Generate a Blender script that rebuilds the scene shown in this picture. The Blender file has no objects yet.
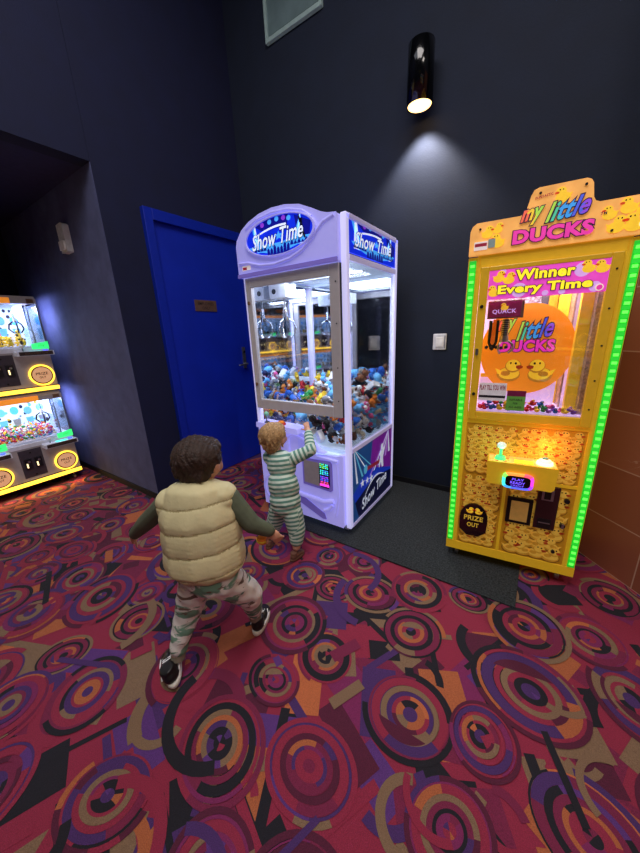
import bpy, math, random
import numpy as np
from mathutils import Matrix, Vector
R_ = math.radians
COL = bpy.context.scene.collection
PI = math.pi

# ------------------------------------------------------------------ materials
MATS = {}
def srgb(h):
    h = h.lstrip('#'); o = []
    for i in (0, 2, 4):
        c = int(h[i:i+2], 16)/255
        o.append(c/12.92 if c <= .04045 else ((c+.055)/1.055)**2.4)
    return o
def mat(name, hexc, rough=.6, metal=0., emit=0., ecol=None, vary=.12, scale=30., bump=0., bscale=200., coat=0.):
    m = bpy.data.materials.new(name); m.use_nodes = True; MATS[name] = m
    nt = m.node_tree; p = nt.nodes['Principled BSDF']; c = srgb(hexc)
    tc = nt.nodes.new('ShaderNodeTexCoord')
    n = nt.nodes.new('ShaderNodeTexNoise'); n.inputs['Scale'].default_value = scale; n.inputs['Detail'].default_value = 3
    nt.links.new(tc.outputs['Object'], n.inputs['Vector'])
    mr = nt.nodes.new('ShaderNodeMapRange'); mr.inputs[1].default_value = .3; mr.inputs[2].default_value = .7
    mr.inputs[3].default_value = 1-vary; mr.inputs[4].default_value = 1+vary
    nt.links.new(n.outputs['Fac'], mr.inputs[0])
    vm = nt.nodes.new('ShaderNodeVectorMath'); vm.operation = 'SCALE'; vm.inputs[0].default_value = c
    nt.links.new(mr.outputs[0], vm.inputs['Scale']); nt.links.new(vm.outputs[0], p.inputs['Base Color'])
    p.inputs['Roughness'].default_value = rough; p.inputs['Metallic'].default_value = metal
    p.inputs['Coat Weight'].default_value = coat
    if emit:
        p.inputs['Emission Color'].default_value = (*srgb(ecol or hexc), 1); p.inputs['Emission Strength'].default_value = emit
    if bump:
        b = nt.nodes.new('ShaderNodeBump'); b.inputs['Strength'].default_value = bump; b.inputs['Distance'].default_value = .004
        n2 = nt.nodes.new('ShaderNodeTexNoise'); n2.inputs['Scale'].default_value = bscale
        nt.links.new(tc.outputs['Object'], n2.inputs['Vector']); nt.links.new(n2.outputs['Fac'], b.inputs['Height'])
        nt.links.new(b.outputs[0], p.inputs['Normal'])
    return m
def glassmat(name, tint=(1, 1, 1), refl=.08):
    m = bpy.data.materials.new(name); m.use_nodes = True; MATS[name] = m
    nt = m.node_tree; nt.nodes.clear(); o = nt.nodes.new('ShaderNodeOutputMaterial')
    t = nt.nodes.new('ShaderNodeBsdfTransparent'); t.inputs[0].default_value = (*tint, 1)
    g = nt.nodes.new('ShaderNodeBsdfGlossy'); g.inputs['Roughness'].default_value = .02
    f = nt.nodes.new('ShaderNodeLayerWeight'); f.inputs['Blend'].default_value = .25
    mm = nt.nodes.new('ShaderNodeMath'); mm.operation = 'MULTIPLY_ADD'; mm.inputs[1].default_value = .5; mm.inputs[2].default_value = refl*.4
    nt.links.new(f.outputs['Fresnel'], mm.inputs[0])
    x = nt.nodes.new('ShaderNodeMixShader'); nt.links.new(mm.outputs[0], x.inputs[0])
    nt.links.new(t.outputs[0], x.inputs[1]); nt.links.new(g.outputs[0], x.inputs[2]); nt.links.new(x.outputs[0], o.inputs[0])
    return m
glassmat('glass', (.95, .97, 1), .06)
mat('mirror', '#E2E6EE', .03, 1, vary=.01)
mat('wall_navy', '#0C1930', .85, vary=.10, scale=6, bump=.25, bscale=120)
mat('wall_door_side', '#071036', .85, vary=.12, scale=6, bump=.25, bscale=120)
mat('wall_grey', '#565C86', .9, vary=.16, scale=9, bump=.4, bscale=160)
mat('ceil', '#0C0F1E', .95)
mat('ceil_alcove', '#2C2A52', .95)
mat('base_dark', '#0B0D14', .6)
mat('door_blue', '#0E2CB4', .42, vary=.08, scale=4, bump=.1)
mat('frame_blue', '#0E2AA8', .35, vary=.05)
mat('bronze', '#8A6A55', .45, .5); mat('bronze_dark', '#3A2A28', .6)
mat('metal', '#A8ACB2', .3, .9); mat('metal_dark', '#3B3D42', .35, .8); mat('chrome', '#D8DCE2', .12, 1.)
mat('alu', '#B9B4B6', .42, .35, emit=.10, ecol='#B9B4C6', vary=.04)
mat('black', '#0A0A0C', .5); mat('black_gloss', '#08080A', .15, coat=.5); mat('rubber', '#141416', .8)
mat('white', '#D8DAE0', .45); mat('white_bright', '#F4F4F6', .5)
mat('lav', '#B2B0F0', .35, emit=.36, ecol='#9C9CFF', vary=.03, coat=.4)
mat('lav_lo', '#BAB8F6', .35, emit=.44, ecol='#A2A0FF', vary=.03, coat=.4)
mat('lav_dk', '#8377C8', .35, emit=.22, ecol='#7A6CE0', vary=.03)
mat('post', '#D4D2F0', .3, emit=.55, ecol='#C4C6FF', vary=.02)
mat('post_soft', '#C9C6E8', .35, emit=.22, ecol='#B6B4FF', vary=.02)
mat('inner_white', '#D6E2F2', .5, emit=.35, ecol='#B9D4F6', vary=.03)
mat('sign_blue', '#0A2BD0', .4, emit=.75, ecol='#0826D8', vary=.35, scale=14)
mat('sign_deep', '#08108A', .4, emit=.55, ecol='#080C90', vary=.2)
mat('sign_cyan', '#4CA4F0', .4, emit=.8, ecol='#3C98F0')
mat('sign_white', '#E6EEFC', .4, emit=.8, ecol='#C8D8FC')
mat('sign_purple', '#8A3AD8', .4, emit=.6); mat('sign_night', '#060A30', .5)
mat('sign_outline', '#101C50', .5, emit=.1)
mat('g_blue', '#1430A0', .4, emit=.5, ecol='#1230B0', vary=.3, scale=10); mat('g_purple', '#6A1C90', .4, emit=.42, vary=.25, scale=9)
mat('g_cyan', '#4E9EC8', .4, emit=.5); mat('g_teal', '#1E4C94', .4, emit=.3, vary=.3, scale=8); mat('g_ray', '#A878D8', .4, emit=.4); mat('g_white', '#C8D4F0', .4, emit=.45)
mat('g_red', '#A03050', .4, emit=.2); mat('g_navy', '#0A1050', .4, emit=.12, vary=.3)
for k, c in dict(red='#D02A30', pink='#E85A9A', orange='#F08A2A', yellow='#F4CE3A', green='#2E9A56', blue='#2A6AC8', sky='#6AB4E8', navy='#1C2A58',
                 cream='#E8DCC0', brown='#7A4A2A', tan='#C89A68', black='#18181C', white='#F0F0F0', grey='#8A8E96', purple='#7A48B8', mint='#8AD8B8').items():
    mat('toy_'+k, c, .8, vary=.12, scale=60)
mat('y_body', '#D8AC26', .38, emit=.14, ecol='#D8A820', vary=.05, coat=.1); mat('y_body_lit', '#E4B62A', .38, emit=.20, ecol='#E0B020', vary=.05)  # yellow paint with front light put in as emission; second copy lit more
mat('y_panel', '#D89E20', .45, emit=.05, vary=.15, scale=12); mat('d_yel', '#F0C04A', .5, emit=.16, vary=.10, scale=50); mat('d_yel2', '#E0A430', .5, emit=.10, vary=.12, scale=50)  # duck print given emission to brighten it; the panels hold no lamp
mat('d_shadow', '#A8741C', .55, emit=.03); mat('d_beak', '#D2501C', .5); mat('d_eye', '#1A120A', .4)
mat('mq_bg', '#F4B868', .45, emit=.42, ecol='#F4A850', vary=.3, scale=14); mat('mq_duck', '#F8D040', .45, emit=.5, ecol='#F4C020'); mat('mq_beak', '#E0501C', .45, emit=.3)
mat('mq_pink', '#E84AB0', .45, emit=.55, ecol='#E030A0'); mat('mq_dark', '#401050', .5, emit=.03); mat('mq_white', '#F8ECD8', .5, emit=.45)
for k, c in dict(r1='#F06A50', r2='#F0C83C', r3='#A8DC50', r4='#50C8A0', r5='#40A0F0', r6='#5060E0', r7='#8A4ADC').items():
    mat('rb_'+k, c, .45, emit=.5)
mat('ban_pink', '#E85AC8', .4, emit=.55, ecol='#E040C0', vary=.25, scale=18); mat('ban_lilac', '#D8A8F0', .4, emit=.5); mat('ban_yel', '#F8EC40', .4, emit=.75, ecol='#F4E020')
mat('disc_or', '#F09A28', .45, emit=.42, ecol='#F08A18', vary=.1, scale=6); mat('disc_duck', '#F8CC30', .45, emit=.4); mat('txt_mag', '#E838C0', .45, emit=.5)
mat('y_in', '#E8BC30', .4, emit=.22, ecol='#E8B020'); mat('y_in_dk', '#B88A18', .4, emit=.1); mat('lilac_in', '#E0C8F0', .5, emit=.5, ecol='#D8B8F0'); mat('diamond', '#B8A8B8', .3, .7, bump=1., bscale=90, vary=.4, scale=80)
mat('maroon_sign', '#8A2050', .5, emit=.15); mat('sign_green', '#6FB048', .5, emit=.22); mat('paper', '#F2E6E6', .6, emit=.28); mat('txt_red', '#B02040', .5, emit=.1); mat('txt_dk', '#2A2230', .6)
mat('txt_yel', '#E8C040', .5, emit=.2); mat('coin_maroon', '#3C1A22', .4); mat('plate_gold', '#E2B65E', .35, .2, emit=.1)
mat('led_g', '#38D048', .4, emit=.6, ecol='#20E030'); mat('led_g2', '#70FF60', .4, emit=1.5, ecol='#58F848'); mat('strip_g', '#30C040', .4, emit=.5, ecol='#18D028')
mat('glow_y', '#FFD860', .4, emit=2.6, ecol='#FFC238'); mat('glow_w', '#FFF2C8', .4, emit=2.0, ecol='#FFDFA0'); mat('btn_white', '#FFF4E0', .3, emit=1.2, ecol='#FFDCA0'); mat('teal', '#1E7A80', .3, emit=.2)
mat('scr_black', '#08080C', .15); mat('scr_txt', '#7A5CF8', .4, emit=1.6, ecol='#6A4CF8'); mat('joy_green', '#58F088', .4, emit=1.0, ecol='#30F070'); mat('joy_ball', '#D8F0E0', .3, emit=.4)
for i, c in enumerate(['#40F0E0', '#40A0F8', '#5060F8', '#A040F8', '#F040D0', '#F05070', '#F09040', '#80F060']):
    mat('rgb%d' % i, c, .4, emit=1.3)
mat('cab_grey', '#A49CA0', .45, .1, emit=.08, vary=.06); mat('cab_dk', '#4A4450', .45, .2); mat('cab_white', '#C9C9D8', .4, emit=.12); mat('cab_orange', '#F09030', .4, emit=.7)
mat('cab_back', '#C6DCF4', .5, emit=.62, ecol='#B4D0F4', vary=.15, scale=9); mat('cab_blue', '#5AA6E0', .5, emit=.6); mat('cab_gold', '#D8A848', .4, .3, emit=.25, ecol='#F0B040')  # backdrop emission stands in for window lamps in the copied cabinets
mat('prize_disc', '#E8B890', .4, emit=.5, ecol='#F0B080'); mat('prize_rim', '#5A3A28', .4, .3)
mat('skin', '#D9A184', .55, vary=.04); mat('skin_lip', '#B8685C', .5); mat('eye_white', '#F0EEEA', .3); mat('eye_dark', '#2A1A12', .3)
mat('hair_dark', '#32211A', .7, vary=.45, scale=90, bump=.9, bscale=160); mat('hair_blond', '#AE8A5E', .7, vary=.4, scale=90, bump=.9, bscale=160)
mat('vest', '#D4CB9E', .75, vary=.08, scale=10, bump=.25, bscale=60); mat('vest_dk', '#A89C70', .8)
mat('sleeve', '#59614E', .85, vary=.10, bump=.3, bscale=300); mat('shoe_black', '#101014', .45, bump=.15); mat('sole', '#DAD6CC', .6); mat('shoe_brown', '#6A4436', .7)
mat('sock', '#8C8474', .9)
mat('mat_rubber', '#272C30', .95, vary=.9, scale=110, bump=.7, bscale=300)
mat('lamp_black', '#0C0E12', .14, .4, coat=.5); mat('lamp_glow', '#FFE0A0', .4, emit=5., ecol='#FFC878')
mat('vent_frame', '#8EA4A4', .5, emit=.10); mat('vent_panel', '#5E7276', .5, emit=.07, vary=.25, scale=5)  # no light behind this panel; faint emission added to lift it
for k, c in dict(red='#8C2440', crim='#741E42', mag='#782256', pur='#472862', vio='#583076', blk='#1A1822', org='#A85C38', tan='#7E634C', mar='#531733', ora='#B8643C').items():
    mat('cp_'+k, c, .95, vary=.30, scale=420, bump=.5, bscale=700)

# pants: white cloth with green and brown painted patches
def cloth_patch():
    m = bpy.data.materials.new('patch_cloth'); m.use_nodes = True; MATS['patch_cloth'] = m
    nt = m.node_tree; p = nt.nodes['Principled BSDF']; p.inputs['Roughness'].default_value = .9
    tc = nt.nodes.new('ShaderNodeTexCoord')
    def band(sc, lo, hi, off):
        mp = nt.nodes.new('ShaderNodeMapping'); mp.inputs['Location'].default_value = (off, off, off); mp.inputs['Scale'].default_value = (.6, .6, 1.3)
        nt.links.new(tc.outputs['Object'], mp.inputs[0])
        n = nt.nodes.new('ShaderNodeTexNoise'); n.inputs['Scale'].default_value = sc; n.inputs['Detail'].default_value = 5; n.inputs['Distortion'].default_value = .8
        nt.links.new(mp.outputs[0], n.inputs['Vector'])
        r = nt.nodes.new('ShaderNodeMapRange'); r.inputs[1].default_value = lo; r.inputs[2].default_value = hi
        nt.links.new(n.outputs['Fac'], r.inputs[0]); return r.outputs[0]
    def mix(a, fac, col):
        x = nt.nodes.new('ShaderNodeMix'); x.data_type = 'RGBA'; nt.links.new(fac, x.inputs[0])
        if isinstance(a, tuple): x.inputs[6].default_value = a
        else: nt.links.new(a, x.inputs[6])
        x.inputs[7].default_value = (*srgb(col), 1); return x.outputs[2]
    a = mix((*srgb('#E2DEDA'), 1), band(12, .54, .57, 3.1), '#6E9480')
    a = mix(a, band(18, .60, .63, 7.7), '#6E5A50')
    a = mix(a, band(10, .60, .63, 12.3), '#4F7C68')
    nt.links.new(a, p.inputs['Base Color'])
cloth_patch()
def stripe_mat():
    m = bpy.data.materials.new('stripe_cloth'); m.use_nodes = True; MATS['stripe_cloth'] = m
    nt = m.node_tree; p = nt.nodes['Principled BSDF']; p.inputs['Roughness'].default_value = .9
    at = nt.nodes.new('ShaderNodeAttribute'); at.attribute_name = 'along'
    mu = nt.nodes.new('ShaderNodeMath'); mu.operation = 'MULTIPLY'; mu.inputs[1].default_value = 2*PI/.027
    s = nt.nodes.new('ShaderNodeMath'); s.operation = 'SINE'
    r = nt.nodes.new('ShaderNodeMapRange'); r.inputs[1].default_value = -.15; r.inputs[2].default_value = .15
    nt.links.new(at.outputs['Fac'], mu.inputs[0]); nt.links.new(mu.outputs[0], s.inputs[0]); nt.links.new(s.outputs[0], r.inputs[0])
    x = nt.nodes.new('ShaderNodeMix'); x.data_type = 'RGBA'; nt.links.new(r.outputs[0], x.inputs[0])
    x.inputs[6].default_value = (*srgb('#5E8E82'), 1); x.inputs[7].default_value = (*srgb('#CFE0D4'), 1)
    nt.links.new(x.outputs[2], p.inputs['Base Color'])
stripe_mat()
def tile_mat():
    m = bpy.data.materials.new('marble_tile'); m.use_nodes = True; MATS['marble_tile'] = m
    nt = m.node_tree; p = nt.nodes['Principled BSDF']; p.inputs['Roughness'].default_value = .25
    tc = nt.nodes.new('ShaderNodeTexCoord')
    sep = nt.nodes.new('ShaderNodeSeparateXYZ'); nt.links.new(tc.outputs['Object'], sep.inputs[0])
    cb = nt.nodes.new('ShaderNodeCombineXYZ'); nt.links.new(sep.outputs[0], cb.inputs[0]); nt.links.new(sep.outputs[2], cb.inputs[1])
    b = nt.nodes.new('ShaderNodeTexBrick'); b.offset = 0.5; b.inputs['Scale'].default_value = 1
    b.inputs['Brick Width'].default_value = .60; b.inputs['Row Height'].default_value = .30; b.inputs['Mortar Size'].default_value = .003; b.inputs['Mortar Smooth'].default_value = 0
    b.inputs['Color1'].default_value = (*srgb('#925844'), 1); b.inputs['Color2'].default_value = (*srgb('#A56A54'), 1); b.inputs['Mortar'].default_value = (*srgb('#C09C8C'), 1)
    nt.links.new(cb.outputs[0], b.inputs['Vector'])
    n = nt.nodes.new('ShaderNodeTexNoise'); n.inputs['Scale'].default_value = 2.2; n.inputs['Detail'].default_value = 8; n.inputs['Distortion'].default_value = 1.6
    nt.links.new(tc.outputs['Object'], n.inputs['Vector'])
    ab = nt.nodes.new('ShaderNodeMath'); ab.operation = 'SUBTRACT'; ab.inputs[1].default_value = .5; nt.links.new(n.outputs['Fac'], ab.inputs[0])
    a2 = nt.nodes.new('ShaderNodeMath'); a2.operation = 'ABSOLUTE'; nt.links.new(ab.outputs[0], a2.inputs[0])
    r = nt.nodes.new('ShaderNodeMapRange'); r.inputs[1].default_value = 0; r.inputs[2].default_value = .007; r.inputs[3].default_value = .65; r.inputs[4].default_value = 0
    nt.links.new(a2.outputs[0], r.inputs[0])
    n2 = nt.nodes.new('ShaderNodeTexNoise'); n2.inputs['Scale'].default_value = 1.4; nt.links.new(tc.outputs['Object'], n2.inputs['Vector'])
    r2 = nt.nodes.new('ShaderNodeMapRange'); r2.inputs[1].default_value = .5; r2.inputs[2].default_value = .6; nt.links.new(n2.outputs['Fac'], r2.inputs[0])
    mm = nt.nodes.new('ShaderNodeMath'); mm.operation = 'MULTIPLY'; nt.links.new(r.outputs[0], mm.inputs[0]); nt.links.new(r2.outputs[0], mm.inputs[1])
    x = nt.nodes.new('ShaderNodeMix'); x.data_type = 'RGBA'; nt.links.new(mm.outputs[0], x.inputs[0]); nt.links.new(b.outputs['Color'], x.inputs[6]); x.inputs[7].default_value = (*srgb('#D8C0B4'), 1)
    nt.links.new(x.outputs[2], p.inputs['Base Color'])
tile_mat()

# ------------------------------------------------------------------ mesh builder
_ico = {}
def ico(sub):
    if sub not in _ico:
        import bmesh
        bm = bmesh.new(); bmesh.ops.create_icosphere(bm, subdivisions=sub, radius=1)
        bm.verts.index_update()
        _ico[sub] = ([v.co.copy() for v in bm.verts], [[v.index for v in f.verts] for f in bm.faces]); bm.free()
    return _ico[sub]
class MB:
    def __init__(s): s.v, s.f, s.mi, s.ms, s.sm, s.M = [], [], [], [], [], Matrix.Identity(4)
    def m(s, name):
        if name not in s.ms: s.ms.append(name)
        return s.ms.index(name)
    def add(s, V, F, mt, smooth=False):
        b = len(s.v); M = s.M
        s.v += [tuple(M @ Vector(p)) for p in V]; k = s.m(mt)
        for f in F: s.f.append([i+b for i in f]); s.mi.append(k); s.sm.append(smooth)
        return s
    def box(s, a, b, mt):
        (x0, y0, z0), (x1, y1, z1) = a, b
        V = [(x, y, z) for x in (x0, x1) for y in (y0, y1) for z in (z0, z1)]
        return s.add(V, [(0, 1, 3, 2), (4, 6, 7, 5), (0, 4, 5, 1), (2, 3, 7, 6), (0, 2, 6, 4), (1, 5, 7, 3)], mt)
    def prism(s, P, y0, y1, mt, smooth=False):        # P: outline in x,z ; extruded along y
        n = len(P); V = [(x, y0, z) for x, z in P]+[(x, y1, z) for x, z in P]
        F = [list(range(n)), list(range(2*n-1, n-1, -1))]
        s.add(V, F, mt)
        return s.add(V, [(i, i+n, (i+1) % n+n, (i+1) % n) for i in range(n)], mt, smooth)
    def flat(s, P, y, mt): return s.add([(x, y, z) for x, z in P], [list(range(len(P)))], mt)
    def disc(s, cx, cz, rx, rz, y, mt, n=32): return s.flat([(cx+rx*math.cos(2*PI*i/n), cz+rz*math.sin(2*PI*i/n)) for i in range(n)], y, mt)
    def rdisc(s, cx, cz, rx, rz, y0, y1, mt, n=40): return s.prism([(cx+rx*math.cos(2*PI*i/n), cz+rz*math.sin(2*PI*i/n)) for i in range(n)], y0, y1, mt, True)
    def annulus(s, cx, cz, r0, r1, y0, y1, mt, n=40, kz=1.):
        V = []
        for i in range(n):
            c, q = math.cos(2*PI*i/n), math.sin(2*PI*i/n)
            V += [(cx+r0*c, y0, cz+kz*r0*q), (cx+r1*c, y0, cz+kz*r1*q), (cx+r1*c, y1, cz+kz*r1*q), (cx+r0*c, y1, cz+kz*r0*q)]
        F = []
        for i in range(n):
            j = (i+1) % n
            for k in range(4): F.append((4*i+k, 4*i+(k+1) % 4, 4*j+(k+1) % 4, 4*j+k))
        return s.add(V, F, mt, False)
    def cyl(s, p0, p1, r0, r1, mt, n=16, smooth=True):
        p0, p1 = Vector(p0), Vector(p1); d = (p1-p0).normalized()
        u = d.orthogonal().normalized(); w = d.cross(u)
        V = []
        for p, r in ((p0, r0), (p1, r1)):
            for i in range(n): V.append(p+r*(math.cos(2*PI*i/n)*u+math.sin(2*PI*i/n)*w))
        s.add(V, [(i, (i+1) % n, (i+1) % n+n, i+n) for i in range(n)], mt, smooth)
        return s.add(V, [list(range(n-1, -1, -1)), list(range(n, 2*n))], mt)
    def ball(s, c, r, mt, sub=2, rot=None):
        V, F = ico(sub); r = (r, r, r) if isinstance(r, (int, float)) else r
        c = Vector(c); Q = rot or Matrix.Identity(3)
        return s.add([c+Q @ Vector((p.x*r[0], p.y*r[1], p.z*r[2])) for p in V], F, mt, True)
    def cap(s, p0, p1, r0, r1, mt, n=12, sub=2):
        s.cyl(p0, p1, r0, r1, mt, n); s.ball(p0, r0, mt, sub); return s.ball(p1, r1, mt, sub)
    def tube(s, pts, r, mt, n=8):
        for a, b in zip(pts[:-1], pts[1:]): s.cyl(a, b, r, r, mt, n)
        for p in pts[1:-1]: s.ball(p, r, mt, 1)
        return s
    def text(s, body, cx, cz, w, h, y, mt, shear=0., off=0., out=None, outoff=.03, rainbow=None, thick=0, rot=0., arc=0.):
        for layer in ((out, outoff, y), (mt, off, y-.0012)) if out else ((mt, off, y),):
            V, F, bb = textgeo(body, shear, layer[1])
            V0, F0, b0 = textgeo(body, shear, off)
            sx = w/(b0[1]-b0[0]); sz = h/(b0[3]-b0[2]); mx, mz = (b0[0]+b0[1])/2, (b0[2]+b0[3])/2
            c_, s_ = math.cos(rot), math.sin(rot); P = []
            for x, z in V:
                a, b = (x-mx)*sx, (z-mz)*sz
                b += arc*(1-(2*a/w)**2); P.append((cx+a*c_-b*s_, layer[2], cz+a*s_+b*c_))
            if rainbow and layer[0] == mt:
                for f in F:
                    t = sum(V[i][0] for i in f)/len(f); t = (t-b0[0])/(b0[1]-b0[0])
                    s.add([P[i] for i in f], [list(range(len(f)))], rainbow[min(len(rainbow)-1, max(0, int(t*len(rainbow))))])
            else: s.add(P, F, layer[0])
        return s
    def build(s, name, parent=None, bevel=0., label=None, seg=2):
        me = bpy.data.meshes.new(name); me.from_pydata(s.v, [], s.f)
        for k in s.ms: me.materials.append(MATS[k])
        me.polygons.foreach_set('material_index', s.mi); me.polygons.foreach_set('use_smooth', s.sm); me.update()
        o = bpy.data.objects.new(name, me); COL.objects.link(o)
        if parent: o.parent = parent
        if bevel:
            b = o.modifiers.new('bevel', 'BEVEL'); b.width = bevel; b.segments = seg; b.limit_method = 'ANGLE'; b.angle_limit = R_(40)
        if label: o['label'] = label
        return o
_tx = {}
def textgeo(body, shear, off):
    k = (body, shear, off)
    if k not in _tx:
        c = bpy.data.curves.new('t', 'FONT'); c.body = body; c.shear = shear; c.offset = off; c.resolution_u = 3; c.space_character = 1.06
        o = bpy.data.objects.new('t', c); COL.objects.link(o); bpy.context.view_layer.update()
        e = o.evaluated_get(bpy.context.evaluated_depsgraph_get()); me = e.to_mesh()
        V = [(v.co.x, v.co.y) for v in me.vertices]; F = [list(p.vertices) for p in me.polygons]; e.to_mesh_clear()
        bpy.data.objects.remove(o); bpy.data.curves.remove(c)
        xs = [a for a, b in V]; zs = [b for a, b in V]; _tx[k] = (V, F, (min(xs), max(xs), min(zs), max(zs)))
    return _tx[k]
def tag(o, label, cat, group=None, kind=None):
    if label: o['label'] = label
    if cat: o['category'] = cat
    if group: o['group'] = group
    if kind: o['kind'] = kind
    return o
def struct(o): o['kind'] = 'structure'; return o
def thing(name, label, cat, loc=(0, 0, 0), rz=0, group=None):
    o = bpy.data.objects.new(name, None); COL.objects.link(o); o.empty_display_size = .05
    o.location = loc; o.rotation_euler = (0, 0, rz); return tag(o, label, cat, group)
def light(name, kind, loc, energy, color=(1, 1, 1), size=.3, size_y=None, rot=(0, 0, 0), parent=None, **k):
    l = bpy.data.lights.new(name, kind); l.energy = energy; l.color = color
    if kind == 'AREA':
        l.size = size
        if size_y: l.shape = 'RECTANGLE'; l.size_y = size_y
    elif kind in ('POINT', 'SPOT'): l.shadow_soft_size = size
    for a, b in k.items(): setattr(l, a, b)
    o = bpy.data.objects.new(name, l); COL.objects.link(o); o.location = loc; o.rotation_euler = rot
    if parent: o.parent = parent
    return o

# ------------------------------------------------------------------ camera (from the vanishing points of the photo)
CH = 1.3583
cam = bpy.data.cameras.new('camera'); camo = bpy.data.objects.new('camera', cam); COL.objects.link(camo)
cam.sensor_fit = 'VERTICAL'; cam.sensor_height = 24; cam.lens = 24*320.3/853; cam.clip_start = .02
yaw, pitch, roll = .6064, .2871, -.0448
cy, sy, cp, sp = math.cos(yaw), math.sin(yaw), math.cos(pitch), math.sin(pitch)
Fv = Vector((-sy*cp, cy*cp, -sp)); Rv = Vector((cy, sy, 0)); Uv = Rv.cross(Fv)
R2 = math.cos(roll)*Rv+math.sin(roll)*Uv; U2 = -math.sin(roll)*Rv+math.cos(roll)*Uv
Mx = Matrix((R2, U2, -Fv)).transposed().to_4x4(); Mx.translation = (0, 0, CH)
camo.matrix_world = Mx; bpy.context.scene.camera = camo

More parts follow.
